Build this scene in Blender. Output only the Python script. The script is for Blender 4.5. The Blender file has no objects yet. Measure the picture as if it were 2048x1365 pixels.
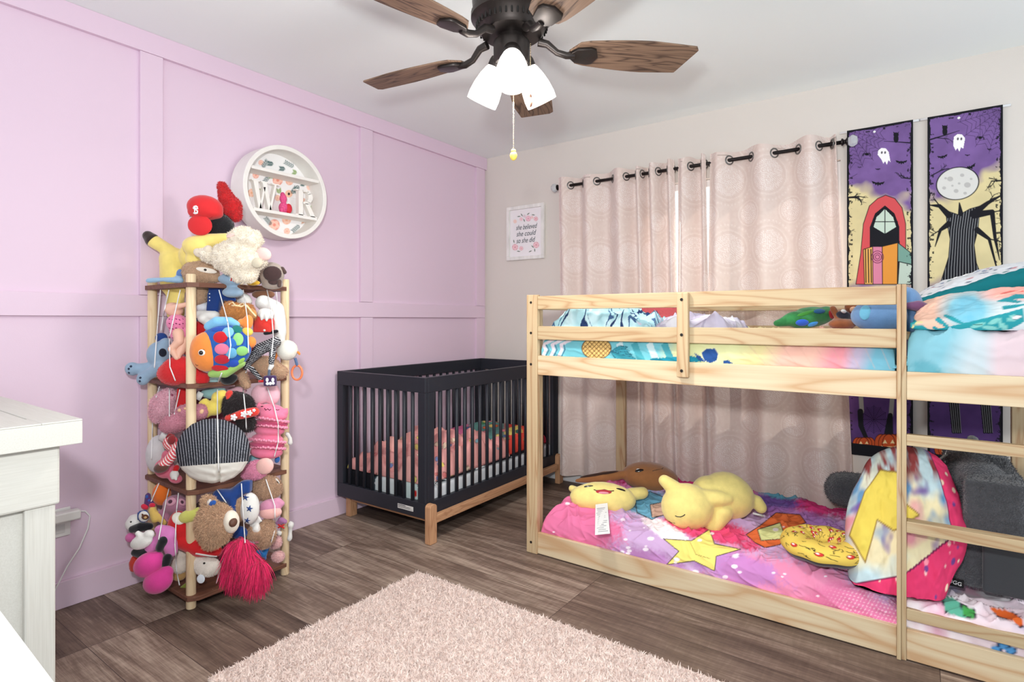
import bpy, bmesh, math, random
import numpy as np
from mathutils import Vector, Matrix, Euler, noise as mnoise
random.seed(7)
RNG = np.random.default_rng(7)
PI = math.pi
SC = bpy.context.scene
COL = SC.collection

# ---------------------------------------------------------------- camera model
FPX, YAW, HOR = 1129.1, 0.6222, 640.2
CAM = np.array([2.797, -3.531, 1.157])
FW = np.array([-math.sin(YAW), math.cos(YAW), 0.0])
RT = np.array([math.cos(YAW), math.sin(YAW), 0.0])
UP = np.array([0, 0, 1.0])

def at(px, py, X=None, Y=None, Z=None, D=None):
    """The point of the room seen at a photo pixel, on a plane X=, Y=, Z= or at depth D."""
    d = FW + RT * (px - 1024) / FPX + UP * (HOR - py) / FPX
    if D is not None: t = D
    elif X is not None: t = (X - CAM[0]) / d[0]
    elif Y is not None: t = (Y - CAM[1]) / d[1]
    else: t = (Z - CAM[2]) / d[2]
    return CAM + t * d

# ---------------------------------------------------------------- colours, materials
def lin(c):
    def f(v):
        v = v / 255.0
        return v / 12.92 if v <= 0.04045 else ((v + 0.055) / 1.055) ** 2.4
    return tuple(f(v) for v in c)

_mats = {}
def mat(name, rgb, rough=0.85, bump=0.0, bscale=60.0, var=0.0, vscale=8.0, sheen=0.0, metal=0.0, emit=0.0, trans=0.0, spec=0.3, vcol=False, stretch=None, detail=3.0):
    """A node material: base colour (optionally times a vertex colour), mottling and bump from noise in object space."""
    if name in _mats: return _mats[name]
    m = bpy.data.materials.new(name); m.use_nodes = True
    nt = m.node_tree; N = nt.nodes; L = nt.links
    b = N['Principled BSDF']
    b.inputs['Roughness'].default_value = rough
    b.inputs['Metallic'].default_value = metal
    b.inputs['Specular IOR Level'].default_value = spec
    b.inputs['Sheen Weight'].default_value = sheen
    b.inputs['Transmission Weight'].default_value = trans
    c = lin(rgb) + (1,)
    b.inputs['Base Color'].default_value = c
    src = None
    tc = N.new('ShaderNodeTexCoord'); vec = tc.outputs['Object']
    if stretch:
        mp = N.new('ShaderNodeMapping'); mp.inputs['Scale'].default_value = stretch
        L.new(vec, mp.inputs[0]); vec = mp.outputs[0]
    if vcol:
        a = N.new('ShaderNodeAttribute'); a.attribute_name = 'Col'; src = a.outputs['Color']
    if var > 0:
        n = N.new('ShaderNodeTexNoise'); n.inputs['Scale'].default_value = vscale; n.inputs['Detail'].default_value = detail
        L.new(vec, n.inputs['Vector'])
        r = N.new('ShaderNodeMapRange'); r.inputs[1].default_value = 0.25; r.inputs[2].default_value = 0.75
        r.inputs[3].default_value = 1 - var; r.inputs[4].default_value = 1 + var * 0.6
        L.new(n.outputs[0], r.inputs[0])
        mx = N.new('ShaderNodeVectorMath'); mx.operation = 'SCALE'
        if src is not None: L.new(src, mx.inputs[0])
        else: mx.inputs[0].default_value = c[:3]
        L.new(r.outputs[0], mx.inputs['Scale']); src = mx.outputs[0]
    if src is not None: L.new(src, b.inputs['Base Color'])
    if bump > 0:
        n = N.new('ShaderNodeTexNoise'); n.inputs['Scale'].default_value = bscale; n.inputs['Detail'].default_value = 4
        L.new(vec, n.inputs['Vector'])
        bp = N.new('ShaderNodeBump'); bp.inputs['Strength'].default_value = bump; bp.inputs['Distance'].default_value = 0.01
        L.new(n.outputs[0], bp.inputs['Height']); L.new(bp.outputs[0], b.inputs['Normal'])
    if emit > 0:
        b.inputs['Emission Color'].default_value = c; b.inputs['Emission Strength'].default_value = emit
    _mats[name] = m
    return m

def wood(name, light, dark, axis='x', scale=1.0, rough=0.55, rings=True, contrast=1.0):
    """Planed timber with grain running along an axis."""
    if name in _mats: return _mats[name]
    m = bpy.data.materials.new(name); m.use_nodes = True
    nt = m.node_tree; N = nt.nodes; L = nt.links; b = N['Principled BSDF']
    b.inputs['Roughness'].default_value = rough; b.inputs['Specular IOR Level'].default_value = 0.3
    tc = N.new('ShaderNodeTexCoord'); mp = N.new('ShaderNodeMapping')
    s = [9.0 * scale] * 3; s['xyz'.index(axis)] = 0.9 * scale
    mp.inputs['Scale'].default_value = s; L.new(tc.outputs['Object'], mp.inputs[0])
    n1 = N.new('ShaderNodeTexNoise'); n1.inputs['Scale'].default_value = 1.0; n1.inputs['Detail'].default_value = 2; n1.inputs['Distortion'].default_value = 0.6
    L.new(mp.outputs[0], n1.inputs['Vector'])
    mu = N.new('ShaderNodeMath'); mu.operation = 'MULTIPLY'; mu.inputs[1].default_value = 9.0; L.new(n1.outputs[0], mu.inputs[0])
    fr = N.new('ShaderNodeMath'); fr.operation = 'PINGPONG'; fr.inputs[1].default_value = 0.5; L.new(mu.outputs[0], fr.inputs[0])
    mp2 = N.new('ShaderNodeMapping'); s2 = [160.0 * scale] * 3; s2['xyz'.index(axis)] = 4.0 * scale
    mp2.inputs['Scale'].default_value = s2; L.new(tc.outputs['Object'], mp2.inputs[0])
    n2 = N.new('ShaderNodeTexNoise'); n2.inputs['Scale'].default_value = 1.0; n2.inputs['Detail'].default_value = 2; L.new(mp2.outputs[0], n2.inputs['Vector'])
    pw = N.new('ShaderNodeMath'); pw.operation = 'POWER'; pw.inputs[1].default_value = 3.0
    m2 = N.new('ShaderNodeMath'); m2.operation = 'MULTIPLY'; m2.inputs[1].default_value = 2.0; L.new(fr.outputs[0], m2.inputs[0]); L.new(m2.outputs[0], pw.inputs[0])
    ad = N.new('ShaderNodeMath'); ad.operation = 'MULTIPLY_ADD'; ad.inputs[1].default_value = 0.55 * contrast if rings else 0.0
    L.new(pw.outputs[0], ad.inputs[0])
    m3 = N.new('ShaderNodeMath'); m3.operation = 'MULTIPLY'; m3.inputs[1].default_value = 0.45 * contrast; L.new(n2.outputs[0], m3.inputs[0]); L.new(m3.outputs[0], ad.inputs[2])
    mx = N.new('ShaderNodeMix'); mx.data_type = 'RGBA'; mx.inputs['A'].default_value = lin(light) + (1,); mx.inputs['B'].default_value = lin(dark) + (1,)
    L.new(ad.outputs[0], mx.inputs['Factor']); L.new(mx.outputs['Result'], b.inputs['Base Color'])
    bp = N.new('ShaderNodeBump'); bp.inputs['Strength'].default_value = 0.08; bp.inputs['Distance'].default_value = 0.002; L.new(n2.outputs[0], bp.inputs['Height']); L.new(bp.outputs[0], b.inputs['Normal'])
    _mats[name] = m
    return m

# ---------------------------------------------------------------- object tree
def tag(o, label=None, cat=None, group=None, kind=None):
    if label: o['label'] = label
    if cat: o['category'] = cat
    if group: o['group'] = group
    if kind: o['kind'] = kind
    return o

def thing(name, label, cat, loc=(0, 0, 0), rz=0.0, group=None):
    o = bpy.data.objects.new(name, None); COL.objects.link(o)
    o.location = loc; o.rotation_euler = (0, 0, rz); o.empty_display_size = 0.05
    o['o'] = [float(v) for v in loc]
    return tag(o, label, cat, group)

def origin(parent):
    p = parent
    while p is not None and p.parent is not None: p = p.parent
    return np.array(p['o']) if p is not None and 'o' in p.keys() else np.zeros(3)

def link_mesh(name, me, m, parent=None, smooth=False, bevel=0.0, local=False, solid=0.0, offset=-1.0):
    """Links one mesh object. Coordinates are of the room unless local; a part's mesh is stored relative to its thing."""
    if not local and parent is not None:
        o0 = origin(parent)
        if np.any(o0): me.transform(Matrix.Translation(Vector(-o0)))
    o = bpy.data.objects.new(name, me); COL.objects.link(o)
    for mm in (m if isinstance(m, (list, tuple)) else [m]):
        if mm is not None: me.materials.append(mm)
    if smooth: me.polygons.foreach_set('use_smooth', np.ones(len(me.polygons), dtype=bool))
    if solid:
        s = o.modifiers.new('solidify', 'SOLIDIFY'); s.thickness = solid; s.offset = offset
    if bevel:
        bv = o.modifiers.new('bevel', 'BEVEL'); bv.width = bevel; bv.segments = 2; bv.limit_method = 'ANGLE'; bv.angle_limit = math.radians(50)
        try: bv.harden_normals = False
        except Exception: pass
    if parent is not None: o.parent = parent
    return o

def frames(pts):
    pts = [np.array(p, float) for p in pts]; n = len(pts); T = []
    for i in range(n):
        t = pts[min(i + 1, n - 1)] - pts[max(i - 1, 0)]
        T.append(t / (np.linalg.norm(t) + 1e-12))
    a = np.array([0, 0, 1.0]) if abs(T[0][2]) < 0.9 else np.array([1.0, 0, 0])
    u = np.cross(T[0], a); u /= np.linalg.norm(u); out = []
    for i in range(n):
        u = u - T[i] * (u @ T[i]); u /= (np.linalg.norm(u) + 1e-12)
        out.append((pts[i], u, np.cross(T[i], u)))
    return out

class MB:
    """Collects solids into one mesh."""
    def __init__(s): s.v = []; s.f = []; s.mi = []; s.cur = 0
    def add(s, vs, fs):
        k = len(s.v); s.v.extend([tuple(map(float, v)) for v in vs]); s.f.extend([tuple(i + k for i in f) for f in fs]); s.mi.extend([s.cur] * len(fs)); return s
    def box(s, x0, y0, z0, x1, y1, z1):
        vs = [(x0, y0, z0), (x1, y0, z0), (x1, y1, z0), (x0, y1, z0), (x0, y0, z1), (x1, y0, z1), (x1, y1, z1), (x0, y1, z1)]
        return s.add(vs, [(3, 2, 1, 0), (4, 5, 6, 7), (0, 1, 5, 4), (1, 2, 6, 5), (2, 3, 7, 6), (3, 0, 4, 7)])
    def prism(s, poly, z0, z1, axis='z'):
        n = len(poly)
        ar = sum(poly[i][0] * poly[(i + 1) % n][1] - poly[(i + 1) % n][0] * poly[i][1] for i in range(n))
        if ar < 0: poly = poly[::-1]
        def P(a, b, c): return {'z': (a, b, c), 'x': (c, a, b), 'y': (b, c, a)}[axis]
        vs = [P(a, b, z0) for a, b in poly] + [P(a, b, z1) for a, b in poly]
        fs = [tuple(range(n - 1, -1, -1)), tuple(range(n, 2 * n))] + [(i, (i + 1) % n, n + (i + 1) % n, n + i) for i in range(n)]
        return s.add(vs, fs)
    def tube(s, pts, r, seg=8, cap=True):
        fr = frames(pts); n = len(fr); rs = r if isinstance(r, (list, tuple, np.ndarray)) else [r] * n
        vs = []; fs = []
        for i, (p, u, w) in enumerate(fr):
            for k in range(seg):
                a = 2 * PI * k / seg; vs.append(p + (u * math.cos(a) + w * math.sin(a)) * rs[i])
        for i in range(n - 1):
            for k in range(seg):
                k2 = (k + 1) % seg; fs.append((i * seg + k, i * seg + k2, (i + 1) * seg + k2, (i + 1) * seg + k))
        if cap: fs.append(tuple(range(seg - 1, -1, -1))); fs.append(tuple((n - 1) * seg + k for k in range(seg)))
        return s.add(vs, fs)
    def lathe(s, c, prof, seg=32, ax=(0, 0, 1), u=None):
        """prof: (radius, height) pairs about an axis through c."""
        ax = np.array(ax, float); ax /= np.linalg.norm(ax)
        if u is None: u = np.cross(ax, [0, 0, 1.0] if abs(ax[2]) < 0.9 else [1.0, 0, 0])
        u = u / np.linalg.norm(u); w = np.cross(ax, u); c = np.array(c, float); vs = []; fs = []; n = len(prof)
        for r, h in prof:
            for k in range(seg):
                a = 2 * PI * k / seg; vs.append(c + ax * h + (u * math.cos(a) + w * math.sin(a)) * max(r, 1e-5))
        for i in range(n - 1):
            for k in range(seg):
                k2 = (k + 1) % seg; fs.append((i * seg + k, i * seg + k2, (i + 1) * seg + k2, (i + 1) * seg + k))
        if prof[0][0] > 1e-4 and prof[0] != prof[-1]: fs.append(tuple(range(seg - 1, -1, -1)))
        if prof[-1][0] > 1e-4 and prof[0] != prof[-1]: fs.append(tuple((n - 1) * seg + k for k in range(seg)))
        return s.add(vs, fs)
    def ball(s, c, A, seg=20, rings=12):
        """Ellipsoid: A is a 3x3 of semi-axis columns."""
        c = np.array(c, float); A = np.array(A, float); vs = [c + A @ np.array([0, 0, 1.0])]; fs = []
        for i in range(1, rings):
            t = PI * i / rings
            for k in range(seg):
                a = 2 * PI * k / seg; vs.append(c + A @ np.array([math.sin(t) * math.cos(a), math.sin(t) * math.sin(a), math.cos(t)]))
        vs.append(c + A @ np.array([0, 0, -1.0])); e = len(vs) - 1
        for k in range(seg):
            k2 = (k + 1) % seg; fs.append((0, 1 + k, 1 + k2)); fs.append((e, e - seg + k2, e - seg + k))
        for i in range(rings - 2):
            for k in range(seg):
                k2 = (k + 1) % seg; a = 1 + i * seg; fs.append((a + k, a + seg + k, a + seg + k2, a + k2))
        if np.linalg.det(A) < 0: fs = [f[::-1] for f in fs]
        return s.add(vs, fs)
    def sphere(s, c, r, seg=16, rings=10): return s.ball(c, np.eye(3) * r, seg, rings)
    def capsule(s, a, ra, b, rb, seg=16):
        a = np.array(a, float); b = np.array(b, float); d = b - a; L = np.linalg.norm(d) + 1e-9; prof = []
        for i in range(7): t = PI / 2 * (1 - i / 6); prof.append((ra * math.cos(t), -ra * math.sin(t)))
        for i in range(7): t = PI / 2 * (i / 6); prof.append((rb * math.cos(t), L + rb * math.sin(t)))
        return s.lathe(a, prof, seg, d / L)
    def mesh(s, name='m'):
        me = bpy.data.meshes.new(name); me.from_pydata(s.v, [], s.f); me.update()
        if any(s.mi): me.polygons.foreach_set('material_index', np.array(s.mi, dtype=np.int32))
        return me
    def build(s, name, m, parent=None, smooth=False, bevel=0.0, local=False, autos=None, solid=0.0):
        me = s.mesh(name)
        o = link_mesh(name, me, m, parent, smooth or autos is not None, bevel, local, solid)
        if autos is not None:
            try: me.set_sharp_from_angle(angle=math.radians(autos))
            except Exception: pass
        return o

# ---------------------------------------------------------------- soft bodies
VOX = 0.0045
def soften(mb, voxel=VOX, it=4, fac=0.5):
    """Fuses overlapping solids into one continuous skin and relaxes it like stuffed cloth."""
    me = mb.mesh('soft'); o = bpy.data.objects.new('soft', me); COL.objects.link(o)
    r = o.modifiers.new('r', 'REMESH'); r.mode = 'VOXEL'; r.voxel_size = voxel
    s = o.modifiers.new('s', 'SMOOTH'); s.factor = fac; s.iterations = it
    dg = bpy.context.evaluated_depsgraph_get(); dg.update()
    out = bpy.data.meshes.new_from_object(o.evaluated_get(dg))
    bpy.data.objects.remove(o); bpy.data.meshes.remove(me)
    out.materials.clear()
    return out

def lumpy(me, amp, scale, seed=0.0):
    n = len(me.vertices); co = np.empty(n * 3, np.float32); me.vertices.foreach_get('co', co); co = co.reshape(-1, 3)
    no = np.empty(n * 3, np.float32); me.vertices.foreach_get('normal', no); no = no.reshape(-1, 3)
    d = np.array([mnoise.noise(Vector((p[0] * scale + seed, p[1] * scale, p[2] * scale))) for p in co.astype(float)], np.float32)
    co += no * (d * amp)[:, None]; me.vertices.foreach_set('co', co.ravel()); me.update()

def strands(P, Nn, length, width, curl=0.5, droop=0.0, seg=3, seed=1, colvar=0.25, comb=None):
    """Mesh of tapered hair ribbons rooted at P along Nn; returns (mesh)."""
    g = np.random.default_rng(seed); n = len(P)
    d = Nn + g.normal(0, curl, (n, 3))
    if comb is not None: d = d + np.array(comb)
    d /= np.linalg.norm(d, axis=1)[:, None] + 1e-9
    L = length * g.uniform(0.6, 1.15, n)
    side = np.cross(d, g.normal(0, 1, (n, 3))); side /= np.linalg.norm(side, axis=1)[:, None] + 1e-9
    rows = []; p = P.copy(); bend = g.normal(0, curl * 0.6, (n, 3))
    for k in range(seg + 1):
        w = width * (1 - 0.85 * k / seg) * 0.5
        rows.append(p - side * w); rows.append(p + side * w)
        dd = d + bend * (k / seg) + np.array([0, 0, -droop]) * (k + 1) / seg
        dd /= np.linalg.norm(dd, axis=1)[:, None] + 1e-9
        p = p + dd * (L / seg)[:, None]
    V = np.stack(rows, 1).reshape(-1, 3); K = 2 * (seg + 1)
    base = (np.arange(n) * K)[:, None, None]
    q = np.array([[2 * k, 2 * k + 1, 2 * k + 3, 2 * k + 2] for k in range(seg)])[None]
    F = (base + q).reshape(-1, 4)
    me = quad_mesh('strands', V, F)
    c = np.ones((n, K, 4), np.float32); c[..., :3] = g.uniform(1 - colvar, 1 + colvar * 0.4, (n, 1, 1))
    set_col(me, c.reshape(-1, 4))
    return me

def quad_mesh(name, V, F):
    me = bpy.data.meshes.new(name); n = len(V); m = len(F)
    me.vertices.add(n); me.vertices.foreach_set('co', np.ascontiguousarray(V, np.float32).ravel())
    me.loops.add(m * 4); me.loops.foreach_set('vertex_index', np.ascontiguousarray(F, np.int32).ravel())
    me.polygons.add(m); me.polygons.foreach_set('loop_start', np.arange(0, m * 4, 4, dtype=np.int32))
    me.update(calc_edges=True); me.validate()
    return me

def set_col(me, rgba):
    a = me.attributes.new('Col', 'FLOAT_COLOR', 'POINT'); a.data.foreach_set('color', np.ascontiguousarray(rgba, np.float32).ravel())

def sample(me, n, seed=1, keep=None):
    """n random points and normals on a mesh."""
    g = np.random.default_rng(seed); me.calc_loop_triangles(); m = len(me.loop_triangles)
    ti = np.empty(m * 3, np.int32); me.loop_triangles.foreach_get('vertices', ti); ti = ti.reshape(-1, 3)
    co = np.empty(len(me.vertices) * 3, np.float32); me.vertices.foreach_get('co', co); co = co.reshape(-1, 3).astype(float)
    A, B, C = co[ti[:, 0]], co[ti[:, 1]], co[ti[:, 2]]; nn = np.cross(B - A, C - A); ar = np.linalg.norm(nn, axis=1)
    k = g.choice(m, n, p=ar / ar.sum()); u = g.random(n); v = g.random(n); f = u + v > 1; u[f] = 1 - u[f]; v[f] = 1 - v[f]
    P = A[k] + (B[k] - A[k]) * u[:, None] + (C[k] - A[k]) * v[:, None]; Nn = nn[k] / (ar[k][:, None] + 1e-12)
    if keep is not None: q = keep(P); P = P[q]; Nn = Nn[q]
    return P, Nn

# ---------------------------------------------------------------- cloth prints: colours laid on a fine grid of the cloth's own surface
def fnoise(X, Y, scale, seed=0, oct=3):
    out = np.zeros_like(X, dtype=float); amp = 1.0; tot = 0
    for o in range(oct):
        g = np.random.default_rng(seed * 31 + o); G = g.random((64, 64)); x = X * scale; y = Y * scale
        xi = np.floor(x).astype(int); yi = np.floor(y).astype(int); fx = x - xi; fy = y - yi
        fx = fx * fx * (3 - 2 * fx); fy = fy * fy * (3 - 2 * fy); w = lambda a, b: G[a % 64, b % 64]
        out += amp * ((w(xi, yi) * (1 - fx) + w(xi + 1, yi) * fx) * (1 - fy) + (w(xi, yi + 1) * (1 - fx) + w(xi + 1, yi + 1) * fx) * fy)
        tot += amp; amp *= 0.5; scale *= 2.03
    return out / tot

class Canvas:
    """A print: X, Y are the pattern coordinates of every grid point; colours are sRGB 0-255."""
    def __init__(s, X, Y, rgb, aa=None):
        s.X, s.Y = X, Y; s.C = np.empty(X.shape + (3,)); s.C[:] = lin(rgb)
        s.aa = aa or 1e-9
    def put(s, a, rgb):
        a = np.clip(a, 0, 1)[..., None]; c = np.array(rgb) if isinstance(rgb, np.ndarray) and rgb.ndim > 1 else np.array(lin(rgb)); s.C = s.C * (1 - a) + c * a; return s
    def edge(s, d): return np.clip(0.5 - d / s.aa, 0, 1)
    def ell(s, x, y, rx, ry, rgb, rot=0.0, a=1.0, line=None, lw=0):
        c, n = math.cos(rot), math.sin(rot); u = (s.X - x) * c + (s.Y - y) * n; v = -(s.X - x) * n + (s.Y - y) * c
        d = (np.sqrt((u / rx) ** 2 + (v / ry) ** 2) - 1) * min(rx, ry)
        if line: s.put(s.edge(d - lw), line)
        return s.put(s.edge(d) * a, rgb)
    def ring(s, x, y, r, w, rgb, a=1.0):
        return s.put(s.edge(np.abs(np.hypot(s.X - x, s.Y - y) - r) - w / 2) * a, rgb)
    def inside(s, pts):
        q = np.zeros(s.X.shape, bool); n = len(pts)
        for i in range(n):
            (x1, y1), (x2, y2) = pts[i][:2], pts[(i + 1) % n][:2]
            if y1 == y2: continue
            c = (s.Y > y1) != (s.Y > y2); xx = (x2 - x1) * (s.Y - y1) / (y2 - y1) + x1; q ^= c & (s.X < xx)
        return q
    def poly(s, pts, rgb, a=1.0, line=None, lw=0):
        s.put(s.inside(pts) * a, rgb)
        if line: s.stroke(list(pts) + [pts[0]], lw, line)
        return s
    def stroke(s, pts, w, rgb, a=1.0):
        D = np.full(s.X.shape, 1e9)
        for p, q in zip(pts[:-1], pts[1:]):
            w0 = p[2] if len(p) > 2 else w; w1 = q[2] if len(q) > 2 else w
            dx, dy = q[0] - p[0], q[1] - p[1]; t = np.clip(((s.X - p[0]) * dx + (s.Y - p[1]) * dy) / (dx * dx + dy * dy + 1e-12), 0, 1)
            D = np.minimum(D, np.hypot(s.X - p[0] - t * dx, s.Y - p[1] - t * dy) - (w0 + (w1 - w0) * t) / 2)
        return s.put(s.edge(D) * a, rgb)
    def rgba(s):
        o = np.ones(s.X.shape + (4,), np.float32); o[..., :3] = s.C; return o.reshape(-1, 4)

def grid_obj(name, P, canvas, m, parent=None, solid=0.0, offset=-1.0, local=False):
    """A cloth sheet from an (ny, nx, 3) array of points with its print."""
    ny, nx = P.shape[:2]; i = np.arange(ny * nx).reshape(ny, nx)
    F = np.stack([i[:-1, :-1], i[:-1, 1:], i[1:, 1:], i[1:, :-1]], -1).reshape(-1, 4)
    me = quad_mesh(name, P.reshape(-1, 3), F)
    if canvas is not None: set_col(me, canvas.rgba())
    return link_mesh(name, me, m, parent, True, 0, local, solid, offset)

def drape_axis(a0, a1, h, r, n, lo=True, hi=True):
    """Positions and height factors along one axis of a spread bed cover: flat top, rounded edge, hanging side."""
    arc = PI / 2 * r; drop = max(h - r, 0.0); segs = []
    if lo: segs += [('d0', drop), ('a0', arc)]
    segs += [('f', (a1 - a0) - (r if lo else 0) - (r if hi else 0))]
    if hi: segs += [('a1', arc), ('d1', drop)]
    tot = sum(x[1] for x in segs); t = np.linspace(0, tot, n); X = np.empty(n); H = np.empty(n)
    for i, q in enumerate(t):
        for k, (nm, ln) in enumerate(segs):
            if q <= ln + 1e-9 or k == len(segs) - 1: break
            q -= ln
        if nm == 'd0': X[i] = a0; H[i] = q / h
        elif nm == 'a0': p = q / r; X[i] = a0 + r * (1 - math.cos(p)); H[i] = 1 - (r / h) * (1 - math.sin(p))
        elif nm == 'f': X[i] = (a0 + r if lo else a0) + q; H[i] = 1
        elif nm == 'a1': p = q / r; X[i] = a1 - r + r * math.sin(p); H[i] = 1 - (r / h) * (1 - math.cos(p))
        else: X[i] = a1; H[i] = (drop - q) / h
    return X, np.clip(H, 0, 1)

def pillow_pts(w, h, t, n=60, pinch=0.06, wr=0.0, seed=1, ny=None):
    """Front and back sheets of a stuffed square pillow centred on the origin in its own x, z plane, thickness along y."""
    ny = ny or n; u = np.sin(np.linspace(-1, 1, n) * PI / 2); v = np.sin(np.linspace(-1, 1, ny) * PI / 2); U, V = np.meshgrid(u, v)
    th = ((1 - U ** 2).clip(0) ** 0.5 * (1 - V ** 2).clip(0) ** 0.5) ** 0.8 * t / 2
    X = U * w / 2 * (1 - pinch * (1 - V ** 2) * np.abs(U) ** 4); Z = V * h / 2 * (1 - pinch * (1 - U ** 2) * np.abs(V) ** 4)
    k = (fnoise(U, V, 5, seed) - 0.5) * wr
    F = np.stack([X, -(th + k * (th > 0.002)), Z], -1); B = np.stack([X, th, Z], -1)
    return U, V, F, B

def rotm(rx=0, ry=0, rz=0): return np.array(Euler((rx, ry, rz)).to_matrix())

def text_mesh(s, size, extrude=0.0006, shear=0.0, align='CENTER', bevel=0.0, narrow=1.0):
    cu = bpy.data.curves.new('t', 'FONT'); cu.body = s; cu.size = size; cu.extrude = extrude; cu.shear = shear; cu.align_x = align; cu.align_y = 'CENTER'; cu.bevel_depth = bevel
    o = bpy.data.objects.new('t', cu); COL.objects.link(o); dg = bpy.context.evaluated_depsgraph_get(); dg.update()
    me = bpy.data.meshes.new_from_object(o.evaluated_get(dg)); bpy.data.objects.remove(o); bpy.data.curves.remove(cu); me.materials.clear()
    if narrow != 1.0: me.transform(Matrix.Diagonal((narrow, 1, 1, 1)))
    return me

def place_text(name, s, size, origin_pt, xdir, ydir, m, parent, **k):
    """Lettering laid on a surface: xdir reads left to right, ydir points up the letters."""
    me = text_mesh(s, size, **k); x = Vector(xdir).normalized(); y = Vector(ydir).normalized(); z = x.cross(y)
    M = Matrix(((x.x, y.x, z.x, origin_pt[0]), (x.y, y.y, z.y, origin_pt[1]), (x.z, y.z, z.z, origin_pt[2]), (0, 0, 0, 1)))
    me.transform(M); return link_mesh(name, me, m, parent)
FLASH, WORLD = 32, 0.88
# ================================================================ room
RX, RYN, RH = 3.6, -5.2, 2.44
def struct(name, mb, m, parent=None, bevel=0.0):
    o = mb.build(name, m, parent, bevel=bevel); o['kind'] = 'structure'; return o

PINK = mat('pink_paint', (221, 197, 214), rough=0.6, bump=0.03, bscale=220, spec=0.2)
BEIGE = mat('beige_paint', (219, 212, 205), rough=0.8, bump=0.06, bscale=260, spec=0.15)
CEIL = mat('ceiling_paint', (238, 243, 242), rough=0.9, bump=0.04, bscale=300, spec=0.1)
WHITE = mat('white_paint', (235, 235, 236), rough=0.5, spec=0.3)

def floor_mat():
    m = bpy.data.materials.new('plank_floor'); m.use_nodes = True; nt = m.node_tree; N = nt.nodes; L = nt.links; b = N['Principled BSDF']
    tc = N.new('ShaderNodeTexCoord')
    br = N.new('ShaderNodeTexBrick'); br.offset = 0.37; br.offset_frequency = 1; br.squash = 1.0
    br.inputs['Scale'].default_value = 1.0; br.inputs['Brick Width'].default_value = 1.22; br.inputs['Row Height'].default_value = 0.182
    br.inputs['Mortar Size'].default_value = 0.0012; br.inputs['Mortar Smooth'].default_value = 0.3
    br.inputs['Color1'].default_value = (0, 0, 0, 1); br.inputs['Color2'].default_value = (1, 1, 1, 1); br.inputs['Mortar'].default_value = (0.5, 0.5, 0.5, 1)
    mp0 = N.new('ShaderNodeMapping'); mp0.inputs['Location'].default_value = (0.35, 0.055, 0); L.new(tc.outputs['Object'], mp0.inputs[0]); L.new(mp0.outputs[0], br.inputs['Vector'])
    rnd = N.new('ShaderNodeSeparateColor'); L.new(br.outputs['Color'], rnd.inputs[0])
    # per-plank shift of the grain
    cm = N.new('ShaderNodeCombineXYZ'); ms = N.new('ShaderNodeMath'); ms.operation = 'MULTIPLY'; ms.inputs[1].default_value = 37.0
    L.new(rnd.outputs[0], ms.inputs[0]); L.new(ms.outputs[0], cm.inputs[0]); L.new(ms.outputs[0], cm.inputs[1])
    va = N.new('ShaderNodeVectorMath'); va.operation = 'ADD'; L.new(tc.outputs['Object'], va.inputs[0]); L.new(cm.outputs[0], va.inputs[1])
    def nz(scale, detail, dist, rough=0.6):
        mp = N.new('ShaderNodeMapping'); mp.inputs['Scale'].default_value = scale; L.new(va.outputs[0], mp.inputs[0])
        n = N.new('ShaderNodeTexNoise'); n.inputs['Scale'].default_value = 1.0; n.inputs['Detail'].default_value = detail; n.inputs['Distortion'].default_value = dist; n.inputs['Roughness'].default_value = rough
        L.new(mp.outputs[0], n.inputs['Vector']); return n.outputs[0]
    broad = nz((1.6, 14, 1), 3, 1.2); fine = nz((7, 170, 1), 4, 0.4, 0.7); saw = nz((60, 9, 1), 2, 0.5)
    a = N.new('ShaderNodeMath'); a.operation = 'MULTIPLY_ADD'; a.inputs[1].default_value = 0.85; L.new(broad, a.inputs[0])
    a2 = N.new('ShaderNodeMath'); a2.operation = 'MULTIPLY_ADD'; a2.inputs[1].default_value = 0.6; L.new(fine, a2.inputs[0])
    a3 = N.new('ShaderNodeMath'); a3.operation = 'MULTIPLY_ADD'; a3.inputs[1].default_value = 0.34; L.new(rnd.outputs[0], a3.inputs[0]); a3.inputs[2].default_value = -0.46
    a4 = N.new('ShaderNodeMath'); a4.operation = 'MULTIPLY_ADD'; a4.inputs[1].default_value = 0.16; L.new(saw, a4.inputs[0]); L.new(a3.outputs[0], a4.inputs[2])
    L.new(a4.outputs[0], a2.inputs[2]); L.new(a2.outputs[0], a.inputs[2])
    r = N.new('ShaderNodeValToRGB'); e = r.color_ramp.elements
    e[0].position = 0.12; e[0].color = lin((60, 46, 40)) + (1,); e[1].position = 0.9; e[1].color = lin((182, 163, 147)) + (1,)
    q = r.color_ramp.elements.new(0.5); q.color = lin((114, 95, 84)) + (1,)
    L.new(a.outputs[0], r.inputs[0])
    mx = N.new('ShaderNodeMix'); mx.data_type = 'RGBA'; mx.inputs['B'].default_value = lin((58, 46, 42)) + (1,)
    L.new(br.outputs['Fac'], mx.inputs['Factor']); L.new(r.outputs[0], mx.inputs['A']); L.new(mx.outputs['Result'], b.inputs['Base Color'])
    b.inputs['Roughness'].default_value = 0.5; b.inputs['Specular IOR Level'].default_value = 0.25
    bp = N.new('ShaderNodeBump'); bp.inputs['Strength'].default_value = 0.12; bp.inputs['Distance'].default_value = 0.003; L.new(fine, bp.inputs['Height']); L.new(bp.outputs[0], b.inputs['Normal'])
    return m

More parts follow.
